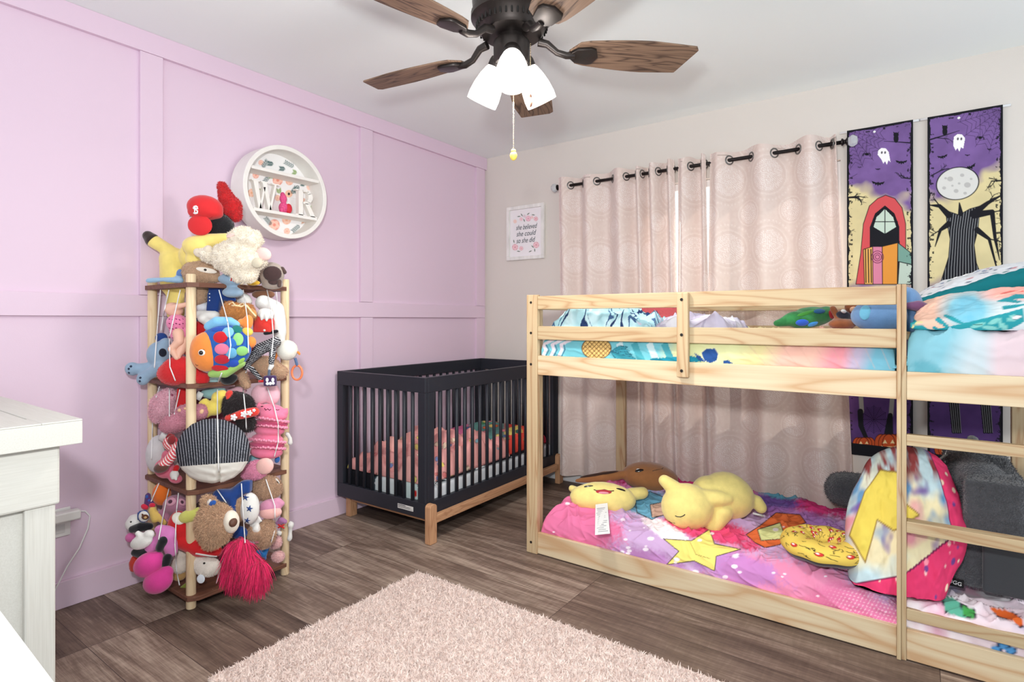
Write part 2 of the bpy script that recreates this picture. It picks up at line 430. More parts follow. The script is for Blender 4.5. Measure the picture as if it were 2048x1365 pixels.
struct('floor', MB().box(-0.12, RYN - .12, -0.1, RX + .12, 0.12, 0), floor_mat())
struct('ceiling', MB().box(-0.12, RYN - .12, RH, RX + .12, 0.12, RH + .1), CEIL)
struct('wall_left', MB().box(-0.12, RYN, 0, 0, 0.12, RH), PINK)
WX0, WX1, WZ0, WZ1 = 1.12, 2.46, 0.62, 2.03      # window opening
w = MB()
w.box(0, 0, 0, WX0, 0.12, RH); w.box(WX1, 0, 0, RX, 0.12, RH); w.box(WX0, 0, 0, WX1, 0.12, WZ0); w.box(WX0, 0, WZ1, WX1, 0.12, RH)
struct('wall_far', w, BEIGE)

# battens on the pink wall
TT = 0.019
n = 0
def trim(y0, y1, z0, z1, t=TT, m=PINK):
    global n; n += 1
    struct('trim_%d' % n, MB().box(0, y0, z0, t, y1, z1), m, bevel=0.0015)
trim(RYN, -0.001, 2.346, RH - .0005, TT + .003)
trim(RYN, -0.03, 1.1735, 1.266)
VB = [(-3.68, -3.587), (-2.465, -2.372), (-1.251, -1.157), (-0.128, -0.03)]
for y0, y1 in VB:
    trim(y0, y1, 1.2675, 2.345); trim(y0, y1, 0.1095, 1.172)
o = struct('baseboard_left', MB().box(0, RYN, 0.0005, TT, -0.03, 0.108), PINK, bevel=0.002)
struct('baseboard_far', MB().box(0.02, -0.014, 0.0005, RX - .001, 0, 0.09), WHITE, bevel=0.002)

# window
wn = thing('window_1', None, None, ((WX0 + WX1) / 2, 0.06, WZ0)); wn['kind'] = 'structure'
fr = MB(); t = 0.045
fr.box(WX0 + .002, .03, WZ0 + .002, WX0 + t, .09, WZ1 - .002); fr.box(WX1 - t, .03, WZ0 + .002, WX1 - .002, .09, WZ1 - .002)
fr.box(WX0 + t, .03, WZ0 + .002, WX1 - t, .09, WZ0 + t); fr.box(WX0 + t, .03, WZ1 - t, WX1 - t, .09, WZ1 - .002)
fr.box((WX0 + WX1) / 2 - .02, .032, WZ0 + t, (WX0 + WX1) / 2 + .02, .088, WZ1 - t)
fr.build('window_frame', WHITE, wn, bevel=0.003)
gm = bpy.data.materials.new('window_glass'); gm.use_nodes = True; nt = gm.node_tree; nt.nodes.clear()
oo = nt.nodes.new('ShaderNodeOutputMaterial'); mx = nt.nodes.new('ShaderNodeMixShader'); tr = nt.nodes.new('ShaderNodeBsdfTransparent'); gl = nt.nodes.new('ShaderNodeBsdfGlossy')
gl.inputs['Roughness'].default_value = 0.02; mx.inputs[0].default_value = 0.06
nt.links.new(tr.outputs[0], mx.inputs[1]); nt.links.new(gl.outputs[0], mx.inputs[2]); nt.links.new(mx.outputs[0], oo.inputs[0])
MB().box(WX0 + t, .058, WZ0 + t, WX1 - t, .062, WZ1 - t).build('glass', gm, wn)
MB().box(WX0 + .002, -0.006, WZ0 - .014, WX1 - .002, .03, WZ0 + .0015).build('sill', WHITE, wn, bevel=0.003)

# power outlet with a charger plugged in
pz = mat('outlet_plastic', (226, 224, 222), rough=0.35)
po = thing('power_outlet', 'white wall outlet low on the pink wall beside the whitewashed dresser', 'outlet', (0, -2.749, 0.33))
MB().box(0, -2.785, .285, .006, -2.713, .40).build('cover_plate', pz, po, bevel=0.003)
MB().box(.006, -2.766, .30, .0075, -2.732, .335).build('socket', mat('socket_face', (205, 203, 202), rough=.4), po, bevel=0.001)
pl = thing('plug_adapter', 'grey white charger plugged into the wall outlet with a thin cable', 'charger', (0.008, -2.749, 0.35))
MB().box(.008, -2.785, .352, .05, -2.69, .39).build('plug', mat('plug_plastic', (214, 211, 208), rough=.4), pl, bevel=0.006)
c0 = at(136, 1032, X=.03)
pts = [(.03, -2.69, .378), (.03, -2.672, .374), (.03, -2.655, .35), (.03, -2.662, .30), (.03, -2.69, .23), (.03, -2.73, .17), (.03, -2.76, .11), (.03, -2.79, .05)]
MB().tube(pts, .0028).build('cable', mat('cable_white', (224, 222, 220), rough=.5), pl, smooth=True)

# ================================================================ camera and light
cd = bpy.data.cameras.new('camera'); cam = bpy.data.objects.new('camera', cd); COL.objects.link(cam)
cam.location = CAM; cam.rotation_euler = (PI / 2, 0, YAW); cd.sensor_width = 36; cd.lens = FPX / 2048 * 36; cd.shift_y = -(682.5 - HOR) / 2048; cd.clip_start = 0.02
SC.camera = cam
def light(kind, name, loc, energy, rgb=(1, 1, 1), target=None, **k):
    d = bpy.data.lights.new(name, kind); d.energy = energy; d.color = rgb
    for a, b in k.items(): setattr(d, a, b)
    o = bpy.data.objects.new(name, d); COL.objects.link(o); o.location = loc
    if target is not None: o.rotation_euler = (Vector(target) - Vector(loc)).to_track_quat('-Z', 'Y').to_euler()
    return o
# the photographer's flash just above the lens
light('AREA', 'flash', (2.68, -3.58, 1.44), FLASH, (0.97, 1.0, 1.0), target=(1.0, -0.6, 2.35), shape='DISK', size=0.13)
# the fan's bulbs
light('POINT', 'fan_bulbs', (1.585, -1.843, 1.93), 7.5, (1.0, 0.97, 0.92), shadow_soft_size=0.1)
light('AREA', 'fan_shade_light', (1.585, -1.843, 1.955), 10, (1.0, 0.97, 0.92), target=(1.585, -1.84, 0), shape='DISK', size=.2)
sun = light('SUN', 'sun', (-1, 3, 4), 15.0, (1.0, 0.93, 0.82), angle=0.01)
sd = Vector((0.60, -0.60, -0.62)); sun.rotation_euler = sd.to_track_quat('-Z', 'Y').to_euler()
# near and right walls left out; even world light added as fill
wd = bpy.data.worlds.new('world'); SC.world = wd; wd.use_nodes = True
bg = wd.node_tree.nodes['Background']; bg.inputs[0].default_value = (0.90, 0.98, 1.04, 1); bg.inputs[1].default_value = WORLD
vs = SC.view_settings; vs.view_transform = 'Standard'; vs.look = 'None'; vs.exposure = 0.44; vs.gamma = 1.0
try: vs.use_curve_mapping = False
except Exception: pass
SC.cycles.max_bounces = 8; SC.cycles.diffuse_bounces = 7; SC.cycles.transparent_max_bounces = 8
SC.cycles.use_denoising = True
try: SC.cycles.sample_clamp_indirect = 8.0
except Exception: pass
# ================================================================ ceiling fan
BRONZE = mat('dark_bronze', (58, 52, 50), rough=0.38, metal=0.75, spec=0.5)
fc = np.array([1.585, -1.843, 0]); ZB = 2.155
fan = thing('ceiling_fan', 'five-blade ceiling fan with dark bronze motor, weathered wood blades and three lit glass shades', 'ceiling fan', (fc[0], fc[1], RH))
h = MB()
h.lathe((fc[0], fc[1], 0), [(0.0, 2.439), (.12, 2.439), (.142, 2.40), (.146, 2.33), (.142, 2.285), (.15, 2.28), (.15, 2.262), (.135, 2.25), (.118, 2.215), (.11, 2.205), (.06, 2.20), (0, 2.20)], 48)
h.build('motor_housing', BRONZE, fan, autos=35)
v = MB()
for k in range(40):
    a = 2 * PI * k / 40; c = np.array([fc[0] + .1295 * math.cos(a), fc[1] + .1295 * math.sin(a), 2.233]); t = np.array([-math.sin(a), math.cos(a), 0])
    v.tube([c - [0, 0, .010], c + [0, 0, .010]], .0035, 6)
v.build('vent_slots', mat('vent_dark', (24, 21, 20), rough=.6), fan)
MB().lathe((fc[0], fc[1], 0), [(0, 2.20), (.048, 2.20), (.05, 2.185), (.065, 2.18), (.067, 2.172), (.067, 2.115), (.06, 2.10), (.03, 2.09), (0, 2.088)], 40).build('light_kit', BRONZE, fan, autos=35)
bw = wood('fan_blade_wood', (142, 114, 94), (66, 49, 41), 'x', 2.0, rough=0.6, contrast=1.25)
blade = MB(); R0, R1 = .215, .685; prof = []
def bwid(t): return .058 + .03 * math.sin(min(1, t * 1.5) * PI / 2) - .012 * max(0, t - .65) / .35
top = []
for i in range(15):
    t = i / 14; x = R0 + (R1 - R0) * t
    wv = bwid(t) * (math.sqrt(max(0, 1 - ((.12 - t) / .12) ** 2)) if t < .12 else 1)
    top.append((x, wv))
top[0] = (R0, .012); top.append((R1 + .012, .058))
poly = [(x, -wv) for x, wv in top] + [(x - (.028 if i == 0 else 0), wv) for i, (x, wv) in enumerate(top[-2::-1])]
blade.prism(poly, -.0035, .0035)
bme = blade.mesh('blade')
arm = MB(); arm.tube([(.10, 0, .035), (.135, 0, .028), (.17, 0, -.004), (.205, 0, -.014), (.235, 0, -.011)], [.016, .014, .012, .013, .014], 10)
arm.prism([(.222, -.018), (.24, -.036), (.29, -.045), (.31, -.038), (.325, 0), (.31, .038), (.29, .045), (.24, .036), (.222, .018)], -.016, -.0045)
ame = arm.mesh('arm')
for k in range(5):
    a = math.radians(43 + 72 * k)
    M = Matrix.Rotation(a, 4, 'Z') @ Matrix.Rotation(math.radians(-11), 4, 'X')
    b = link_mesh('blade', bme if k == 0 else bme, bw if k == 0 else None, fan, False, .0015, True); b.location = (0, 0, ZB - RH); b.rotation_euler = M.to_euler()
    b2 = link_mesh('blade_arm', ame, BRONZE if k == 0 else None, fan, True, .002, True); b2.location = (0, 0, ZB - RH); b2.rotation_euler = M.to_euler()
glass = mat('lamp_glass', (255, 250, 244), rough=.3, emit=1.6, spec=.4)
cam_a = math.atan2(-FW[1], -FW[0])
for k, a in enumerate((cam_a + .02, cam_a + 2 * PI / 3, cam_a - 2 * PI / 3)):
    d = np.array([math.cos(a), math.sin(a), 0]); ax = d * math.sin(.50) + np.array([0, 0, -math.cos(.50)])
    p = np.array([fc[0], fc[1], 2.118]) + d * .058
    s = MB(); s.lathe(p, [(.012, -.02), (.03, -.012), (.033, .0), (.033, .018), (.03, .024), (0, .024)], 24, ax); hd = s.build('shade_holder', BRONZE, fan, autos=40)
    s = MB(); g = [(.028, .016), (.036, .03), (.047, .06), (.055, .095), (.059, .13), (.058, .157)]
    s.lathe(p, g + [(r - .003, hh) for r, hh in g[::-1]] + [g[0]], 36, ax); s.build('glass_shade', glass, fan, smooth=True)
    MB().sphere(p + ax * .085, .026, 16, 12).build('bulb', mat('bulb', (255, 246, 232), emit=4.0), fan, smooth=True)
chm = mat('chain_brass', (150, 132, 104), rough=.35, metal=.8)
def chain(p0, p1):
    c = MB(); nn = int(np.linalg.norm(p1 - p0) / .006)
    for i in range(nn): c.sphere(p0 + (p1 - p0) * (i + .5) / nn, .0021, 6, 5)
    return c
p = at(1061, 86, D=2.03); q = at(1061, 190, D=2.03); ch = chain(p, q).build('pull_chain', chm, fan, smooth=True)
MB().lathe(q, [(0, .004), (.004, 0), (.0075, -.02), (.008, -.03), (.005, -.042), (0, -.045)], 14).build('wooden_fob', wood('fob_wood', (150, 104, 84), (104, 70, 58), 'z'), ch, smooth=True)
p = at(1027, 118, D=2.06); q = at(1027, 300, D=2.06); ch = chain(p, q).build('pull_chain', chm, fan, smooth=True)
f = MB(); c = at(1027, 312, D=2.06); f.ball(c, np.diag([.014, .012, .017])); f.sphere(c + [0, 0, .017], .009)
fob = f.build('yellow_fob', mat('fob_yellow', (236, 206, 92), rough=.4), ch, smooth=True)
f = MB(); f.sphere(c + RT * .006 - FW * .0115 + UP * .002, .003); f.sphere(c - RT * .006 - FW * .0115 + UP * .002, .003)

# ================================================================ bunk bed
PX = wood('pine_x', (197, 179, 144), (172, 138, 102), 'x', 1.1, rough=.5, contrast=1.35)
PZ = wood('pine_z', (204, 184, 148), (176, 140, 104), 'z', 1.1, rough=.5, contrast=1.35)
PY = wood('pine_y', (232, 206, 164), (210, 168, 124), 'y', 1.1, rough=.5)
PLY = wood('plywood_x', (220, 206, 174), (196, 160, 122), 'x', .55, rough=.5, contrast=1.35)
bed = thing('bunk_bed', 'low natural pine bunk bed with guard rails and ladder along the curtained window', 'bunk bed', (1.216, -1.203, 0))
YF = -1.203
def part(name, m, *boxes, bev=.003, par=None):
    b = MB()
    for q in boxes: b.box(*q)
    return b.build(name, m, par or bed, bevel=bev)
BY = -.165
def post(x0, y0, y1, flip=False):
    xa, xb = (x0, x0 + .062) if not flip else (x0, x0 + .04)
    return part('post', PZ, (xa, y0, 0.001, xb, y0 + .03, 1.281), (xa, y0 + .0305, .001, xb - .012 if not flip else xb, y1, 1.275))
p1 = post(1.216, YF, YF + .075)
bolt = mat('bolt_dark', (52, 48, 46), rough=.4, metal=.6)
def bolts(par, x, zs, y=YF):
    for z in zs:
        MB().lathe((x, y + .001, z), [(0, -.0005), (.0045, -.0005), (.0065, .001), (.0065, .0022), (.0045, .0026), (.004, .0012), (0, .0012)], 12, (0, -1, 0)).build('bolt', bolt, par, smooth=False)
bolts(p1, 1.243, (1.243, 1.092, .937, .055))
lp = part('ladder_post', PZ, (2.741, YF - .004, .001, 2.7535, YF + .075, 1.2785), (2.754, YF + .004, .001, 2.768, YF + .075, 1.2785), bev=.002)
post(3.15, YF, YF + .075)
post(1.232, BY - .045, BY); post(3.138, BY - .045, BY)
part('guard_rail', PX, (1.2785, YF + .004, 1.209, 2.7405, YF + .026, 1.274))
part('guard_rail', PX, (1.2785, YF + .004, 1.060, 2.7405, YF + .026, 1.126))
part('side_rail', PLY, (1.2785, YF + .006, .886, 2.7405, YF + .028, .981), bev=.002)
part('side_rail', PLY, (2.7685, YF + .006, .886, 3.1495, YF + .028, .981), bev=.002)
part('lower_board', PLY, (1.2785, YF + .006, .006, 2.7405, YF + .026, .108), bev=.0015)
part('lower_board', PLY, (2.7685, YF + .006, .006, 3.1495, YF + .026, .108), bev=.0015)
gs = part('guard_slat', PZ, (1.984, YF - .021, .918, 2.032, YF + .0035, 1.270), bev=.004)
bolts(gs, 2.006, (1.241, 1.095, .946), YF - .022)
for z in (.757, .462, .167):
    part('ladder_rung', PX, (2.7685, YF + .008, z - .018, 3.1495, YF + .0795, z + .004), (2.7685, YF + .004, z - .026, 3.1495, YF + .0075, z + .012), bev=.002)
part('guard_rail', PX, (1.2945, BY - .028, 1.209, 3.1375, BY - .006, 1.274)); part('guard_rail', PX, (1.2945, BY - .028, 1.060, 3.1375, BY - .006, 1.126))
part('side_rail', PLY, (1.2945, BY - .03, .886, 3.1375, BY - .008, .981)); part('lower_board', PLY, (1.2945, BY - .03, .006, 3.1375, BY - .008, .108))
for xa in (1.2265, 3.152):
    for z0, z1 in ((.886, .981), (1.209, 1.274), (.006, .108)):
        part('end_rail', PY, (xa, YF + .0755, z0, xa + .022, BY - .0455, z1))
part('bed_base', PX, *[(1.255 + .13 * i, YF + .03, .886, 1.335 + .13 * i, BY - .032, .90) for i in range(15)], bev=0)
part('bed_base', PX, *[(1.255 + .13 * i, YF + .03, .03, 1.335 + .13 * i, BY - .032, .045) for i in range(15)], bev=0)

# ================================================================ crib
CB = mat('crib_black', (40, 42, 50), rough=.42, spec=.35)
BE = dict(light=(206, 160, 122), dark=(158, 108, 76))
BZ = wood('beech_z', BE['light'], BE['dark'], 'z', 2.0); BYY = wood('beech_y', BE['light'], BE['dark'], 'y', 2.0); BX = wood('beech_x', BE['light'], BE['dark'], 'x', 2.0)
CX, CY, CW, CL = .735, -1.425, .705, 1.365
crib = thing('crib', 'black slatted baby crib on wooden legs in the corner between pink and beige walls', 'crib', (CX, CY, 0), math.radians(.9))
def cbox(name, m, boxes, par, bev=.003):
    b = MB()
    for q in boxes: b.box(*q)
    return b.build(name, m, par, bevel=bev, local=True)
ZT, ZA, ZL, ZBm = .857, .777, .205, .125
T = .026
def panel(name, p0, p1, inner, along, nsl, postw):
    """A slatted panel as posts, rails and one child per slat; coordinates local to the crib."""
    b = []
    def bx(a0, a1, z0, z1):
        if along == 'x': return (a0, min(p0[1], p0[1] + inner), z0, a1, max(p0[1], p0[1] + inner), z1)
        return (min(p0[0], p0[0] + inner), a0, z0, max(p0[0], p0[0] + inner), a1, z1)
    a0, a1 = (p0[0], p1[0]) if along == 'x' else (p0[1], p1[1])
    b = [bx(a0, a1, ZA, ZT), bx(a0, a1, ZBm, ZL), bx(a0, a0 + postw, ZL, ZA), bx(a1 - postw, a1, ZL, ZA)]
    pn = cbox(name, CB, b, crib, .003)
    for i in range(nsl):
        c = a0 + postw + (a1 - a0 - 2 * postw) * (i + .8) / (nsl + .6)
        q = MB(); m0 = p0[1] + inner / 2 if along == 'x' else p0[0] + inner / 2
        ctr = (c, m0) if along == 'x' else (m0, c)
        q.tube([(ctr[0], ctr[1], ZL - .002), (ctr[0], ctr[1], ZA + .002)], .0105, 10); q.build('spindle', CB, pn, smooth=True, local=True)
panel('end_panel', (-CW, 0), (0, 0), T, 'x', 9, .052)
panel('end_panel', (-CW, CL), (0, CL), -T, 'x', 9, .052)
panel('side_panel', (0, T), (0, CL - T), -T, 'y', 17, .045)
panel('side_panel', (-CW, T), (-CW, CL - T), T, 'y', 17, .045)
cbox('mattress_base', CB, [(-CW + T, T, .135, -T, CL - T, .15)], crib, 0)
for x, y in ((.002, -.005), (.002, CL - .05), (-CW + .03, .04), (-CW + .03, CL - .09)):
    q = MB(); wd_, dp = (.038, .052)
    pr = [(y, 0.001), (y + dp, 0.001)] + [(y + dp / 2 + dp / 2 * math.cos(t), (.188 if x > -.1 else .12) + dp / 2 * math.sin(t) * .7) for t in np.linspace(0, PI, 9)]
    q.prism(pr, x, x + wd_, 'x'); q.build('leg', BZ, crib, bevel=.003, local=True)
cbox('base_rail', BYY, [(.005, .0475, .10, .035, CL - .0505, .142)], crib); cbox('base_rail', BX, [(-CW + .07, .045, .095, 0.0, .075, .1245)], crib)
cbox('base_rail', BX, [(-CW + .07, CL - .075, .095, 0.0, CL - .045, .1245)], crib)
lb = cbox('warning_label', mat('label_paper', (226, 224, 220), rough=.6), [(-.20, -.0008, .150, -.085, -.0001, .174)], crib, 0)
q = MB()
for i, zz in enumerate((.170, .1655, .161, .1565)): q.box(-.197, -.0011, zz - (.0012 if i else .0016), -.197 + (.055 if i == 0 else .108 - .01 * (i % 3)), -.0008, zz + (.0006 if i else .0012))
q.build('label_print', mat('print_black', (30, 30, 32), rough=.7), lb, local=True)

# ================================================================ dresser and bench at the camera's side
def washed(axis): return wood('whitewash_' + axis, (208, 206, 199), (164, 158, 148), axis, 2.2, rough=.55, rings=False, contrast=1.15)
c0 = at(165.5, 838, D=1.30); dx, dy, dz = c0[0], c0[1], c0[2]       # front right corner of the top
ds = thing('dresser', 'whitewashed panelled dresser beside the pink wall at the edge of the picture', 'dresser', (dx, dy, 0))
L_ = 1.16; Dp = .50; TH = .056
tx = MB(); tx.box(dx - L_, dy - Dp, dz - TH, dx, dy, dz - .004)
tx.box(dx - L_, dy - .075, dz - .004, dx, dy, dz); tx.box(dx - L_, dy - Dp, dz - .004, dx, dy - Dp + .075, dz); tx.box(dx - .095, dy - Dp + .075, dz - .004, dx, dy - .075, dz)
tx.box(dx - L_, dy - Dp + .077, dz - .004, dx - .097, dy - .077, dz - .0006)
tx.build('top', washed('x'), ds, bevel=.004)
bx1, by1 = dx - .034, dy - .034
b = MB(); b.box(dx - L_ + .03, dy - Dp + .02, .05, bx1 - .02, by1 - .02, dz - TH); b.build('carcass', washed('x'), ds, bevel=.003)
z1 = dz - TH - .001; z2 = z1 - .135
b = MB(); b.box(bx1 - .02, dy - Dp + .02, z2, bx1 + .006, by1, z1); b.build('frieze_rail', washed('y'), ds, bevel=.005)
b = MB(); b.box(bx1 - .019, by1 - .062, .002, bx1 - .002, by1 - .006, z2); b.box(bx1 - .019, dy - Dp + .02, .002, bx1 - .002, dy - Dp + .08, z2); b.build('corner_stile', washed('z'), ds, bevel=.004)
b = MB()
for i in range(5):
    ya = dy - Dp + .081 + i * .0475; b.box(bx1 - .0195, ya, .05, bx1 - .010, ya + .0465, z2)
b.build('side_panel', washed('z'), ds, bevel=.002)
for i in range(3):
    b = MB(); b.box(dx - L_ + .06, by1 - .0195, .12 + i * .22, bx1 - .07, by1 - .004, .32 + i * .22); dr = b.build('drawer', washed('x'), ds, bevel=.004)
    for sx in (.28, .78):
        MB().lathe((dx - L_ + .06 + sx, by1 - .004, .22 + i * .22), [(.004, 0), (.006, .01), (.014, .018), (.013, .025), (0, .028)], 14, (0, 1, 0)).build('knob', BRONZE, dr, smooth=True)
# white low table whose corner shows at the bottom left
e0 = at(0, 1209, Z=.75); e1 = at(120, 1365, Z=.75)
u = (e1 - e0) / np.linalg.norm(e1 - e0); nrm = np.array([u[1], -u[0], 0])       # towards the camera side
nt_ = thing('nursery_table', 'plain white table top cut off at the bottom left corner', 'table', tuple(e0 * [1, 1, 0]))
a = e0 - u * .30; bb = e1 + u * .28; dpt = .34
def quad(z0, z1, ins=0.0):
    A = a + u * ins + nrm * ins; B = bb - u * ins + nrm * ins; C2 = bb - u * ins + nrm * (dpt - ins); D2 = a + u * ins + nrm * (dpt - ins)
    return MB().prism([(q[0], q[1]) for q in (A, B, C2, D2)], z0, z1)
WT = mat('white_lacquer', (228, 227, 224), rough=.35)
quad(.715, .75).build('table_top', WT, nt_, bevel=.01); quad(.64, .7145, .03).build('apron', WT, nt_, bevel=.003)
for pp in (a + u * .05 + nrm * .05, bb - u * .05 + nrm * .05, bb - u * .05 + nrm * (dpt - .05), a + u * .05 + nrm * (dpt - .05)):
    MB().box(pp[0] - .02, pp[1] - .02, .001, pp[0] + .02, pp[1] + .02, .6395).build('leg', WT, nt_, bevel=.004)
def proj(P):
    """Photo pixel of room points; print patterns below are drawn in those coordinates."""
    d = np.asarray(P, float) - CAM; z = d @ FW
    return 1024 + FPX * (d @ RT) / z, HOR - FPX * (d @ UP) / z
PRINT = mat('printed_cloth', (255, 255, 255), rough=.85, vcol=True, bump=.04, bscale=900, spec=.15)
PAPER = mat('printed_paper', (255, 255, 255), rough=.6, vcol=True, spec=.2)

# ================================================================ curtains
CY0 = -.105; ZROD = 2.092
def curtain_mat():
    m = bpy.data.materials.new('curtain_damask'); m.use_nodes = True; nt = m.node_tree; N = nt.nodes; L = nt.links; b = N['Principled BSDF']
    a = N.new('ShaderNodeAttribute'); a.attribute_name = 'Col'; L.new(a.outputs['Color'], b.inputs['Base Color'])
    b.inputs['Roughness'].default_value = .48; b.inputs['Sheen Weight'].default_value = .25; b.inputs['Specular IOR Level'].default_value = .35
    t = N.new('ShaderNodeBsdfTranslucent'); L.new(a.outputs['Color'], t.inputs['Color'])
    mx = N.new('ShaderNodeMixShader'); mx.inputs[0].default_value = .03
    L.new(b.outputs[0], mx.inputs[1]); L.new(t.outputs[0], mx.inputs[2]); L.new(mx.outputs[0], N['Material Output'].inputs['Surface'])
    return m
CURT = curtain_mat(); GROM = mat('grommet_metal', (120, 118, 116), rough=.3, metal=.9); RODM = mat('rod_black', (40, 34, 34), rough=.35, metal=.6)
def xs(px): return at(px, 340, Y=CY0)[0]
def curtain(keys, label, x_end_shift, zb, seed, first_rings):
    """keys: (pixel column, +1 towards the room / -1 towards the window) along the heading."""
    K = [(xs(p), s) for p, s in keys]
    A = .044
    xs_, ys_ = [], []
    for (x0, s0), (x1, s1) in zip(K[:-1], K[1:]):
        for t in np.linspace(0, 1, 26, endpoint=False):
            xs_.append(x0 + (x1 - x0) * t); ys_.append(-(s0 + (s1 - s0) * (.5 - .5 * math.cos(PI * t))) * A)
    xs_.append(K[-1][0]); ys_.append(-K[-1][1] * A)
    xs_, ys_ = np.array(xs_), np.array(ys_)
    s = np.concatenate([[0], np.cumsum(np.hypot(np.diff(xs_), np.diff(ys_)))]); nx = int(s[-1] / .0048); q = np.linspace(0, s[-1], nx)
    X = np.interp(q, s, xs_); Y = np.interp(q, s, ys_); nz = 420; Z = np.linspace(ZROD + .052, zb, nz)
    f = (ZROD + .052 - Z) / (ZROD + .052 - zb)
    U = (X - xs_[0]) / (xs_[-1] - xs_[0])
    PX_ = X[None] + f[:, None] * (x_end_shift[0] * (1 - U) + x_end_shift[1] * U)[None] + .012 * f[:, None] * np.sin(9 * U[None] + 3 * f[:, None] + seed)
    PY_ = CY0 + Y[None] * (1 - .12 * np.sin(PI * np.clip(f, 0, 1)))[:, None] + .010 * (fnoise(U[None] * 6 + f[:, None], f[:, None] * 3 + 0 * U[None], 1.5, seed) - .5) * f[:, None]
    PZ_ = Z[:, None] + 0 * X[None] + .006 * np.sin(14 * U[None] + seed) * (f < .01)[:, None]
    PY_ = np.minimum(PY_, -.035)
    P = np.stack([PX_, PY_, PZ_], -1)
    # woven medallions in cloth coordinates
    cu = q[None] + 0 * Z[:, None]; cv = (ZROD - Z)[:, None] + 0 * q[None]
    c = Canvas(cu, cv, (222, 204, 196), .004)
    c.put((fnoise(cu, cv, 60, 3, 2) > .52) * .22, (210, 187, 179))
    pu, pv = .27, .40
    for off in (0, 1):
        a = (cu + off * pu / 2) % pu - pu / 2; bq = (cv + off * pv / 2 + .08) % pv - pv / 2; r = np.hypot(a, bq); th = np.arctan2(bq, a)
        R = .092 if off == 0 else .06
        k = np.floor(r / .0085); nb = np.maximum(6, np.round(k * 5.5)); dot = np.cos(th * nb + k * 2.4) * .5 + .5; rad = np.abs((r / .0085) % 1 - .5)
        c.put(c.edge(r - R) * .35, (219, 198, 191)); c.put(((r < R * .97) & (dot > .45) & (rad < .36)) * .75, (240, 230, 226))
        c.put(np.clip(1 - np.abs(r - R * 1.08) / .006, 0, 1) * .30, (206, 182, 174)); c.put((np.abs(r - R * 1.2) < .0025) * .35, (240, 228, 222)); c.put(np.clip(1 - np.abs(r - R * 1.38) / .007, 0, 1) * .22, (208, 184, 176))
        if off == 0: c.put(((np.abs(r - R * 1.55) < .005) & (np.cos(th * 40) > .2)) * .4, (238, 226, 220))
    t = thing('curtain', label, 'curtain', (float(X.mean()), CY0, zb), group=None)
    grid_obj('cloth', P, c, CURT, t)
    for (x0, s0), (x1, s1) in zip(K[:-1], K[1:]):
        xm = (x0 + x1) / 2; sl = (ys_[0] * 0 + (-(s1 - s0) * A) * PI / 2 / (x1 - x0)); ax = np.array([-sl, 1, 0]); ax /= np.linalg.norm(ax)
        g = MB(); g.lathe((xm, CY0, ZROD), [(.021, -.003), (.0275, -.003), (.029, 0), (.0275, .003), (.021, .003), (.021, -.003)], 24, ax); g.build('grommet', GROM, t, smooth=True)
    return t
curtain([(1121, .6), (1129, 1), (1154, -1), (1178, 1), (1210, -1), (1241, 1), (1264, -1), (1279, 1), (1290, -1), (1306, 1), (1327, -1), (1342, 1), (1349, .1)], 'pink beige damask curtain panel on the window, the one next to the framed quote', (.02, .055), .075, 1, 0)
curtain([(1357, .2), (1368, 1), (1395, -1), (1409, 1), (1413, .4)], 'narrow bunched pink beige curtain panel in the middle of the rod', (-.0, .045), .11, 2, 0)
curtain([(1421, .2), (1438, 1), (1480, -1), (1525, 1), (1573, -1), (1620, 1), (1656, -1), (1672, .3)], 'wide pink beige curtain panel with round medallions beside the hanging banners', (-.02, .075), .13, 3, 0)
rod = thing('curtain_rod', 'black curtain rod with clear faceted finials above the window', 'curtain rod', (1.6, CY0, ZROD))
xa, xb = xs(1121), xs(1684)
MB().tube([(xa - .005, CY0, ZROD), (xb, CY0, ZROD)], .0105, 14).build('pole', RODM, rod, smooth=True)
CRY = mat('crystal', (235, 238, 240), rough=.08, trans=.55, spec=.6)
for x, s in ((xa, -1), (xb, 1)):
    MB().lathe((x, CY0, ZROD), [(.0105, -.005), (.019, -.002), (.019, .004), (.011, .010), (.012, .016), (.02, .021), (.02, .026), (0, .027)], 18, (s, 0, 0)).build('collar', RODM, rod)
    MB().lathe((x + s * .027, CY0, ZROD), [(0, 0), (.02, .002), (.031, .016), (.031, .026), (.02, .042), (0, .046)], 8, (s, 0, 0)).build('finial', CRY, rod)
for x in (xs(1352), xs(1416), xa + .015):
    MB().box(x - .006, CY0 + .0115, ZROD - .006, x + .006, -.0005, ZROD + .006).build('bracket', RODM, rod)

# ================================================================ framed quote
pf = thing('picture_frame', 'small white distressed frame with a floral she believed she could quote', 'picture', (.395, -.002, 1.62))
x0, x1, z0, z1 = .228, .568, 1.612, 2.022; fw = .026
q = MB(); q.prism([(x0, -.003), (x1, -.003), (x1, -.024), (x0, -.024)], z0, z0 + fw); q.box(x0, -.024, z1 - fw, x1, -.003, z1); q.box(x0, -.024, z0 + fw, x0 + fw, -.003, z1 - fw); q.box(x1 - fw, -.024, z0 + fw, x1, -.003, z1 - fw)
q.build('frame', mat('distressed_white', (234, 232, 228), rough=.7, var=.16, vscale=30, stretch=(1, 1, .3), bump=.25, bscale=70), pf, bevel=.002)
gx, gz = np.meshgrid(np.linspace(x0 + fw, x1 - fw, 150), np.linspace(z0 + fw, z1 - fw, 190))
P = np.stack([gx, 0 * gx - .008, gz], -1); u, v = proj(P); c = Canvas((u - 980) * 8.53, (v - 380) * 8.53, (240, 236, 238), 6)
rg = random.Random(5)
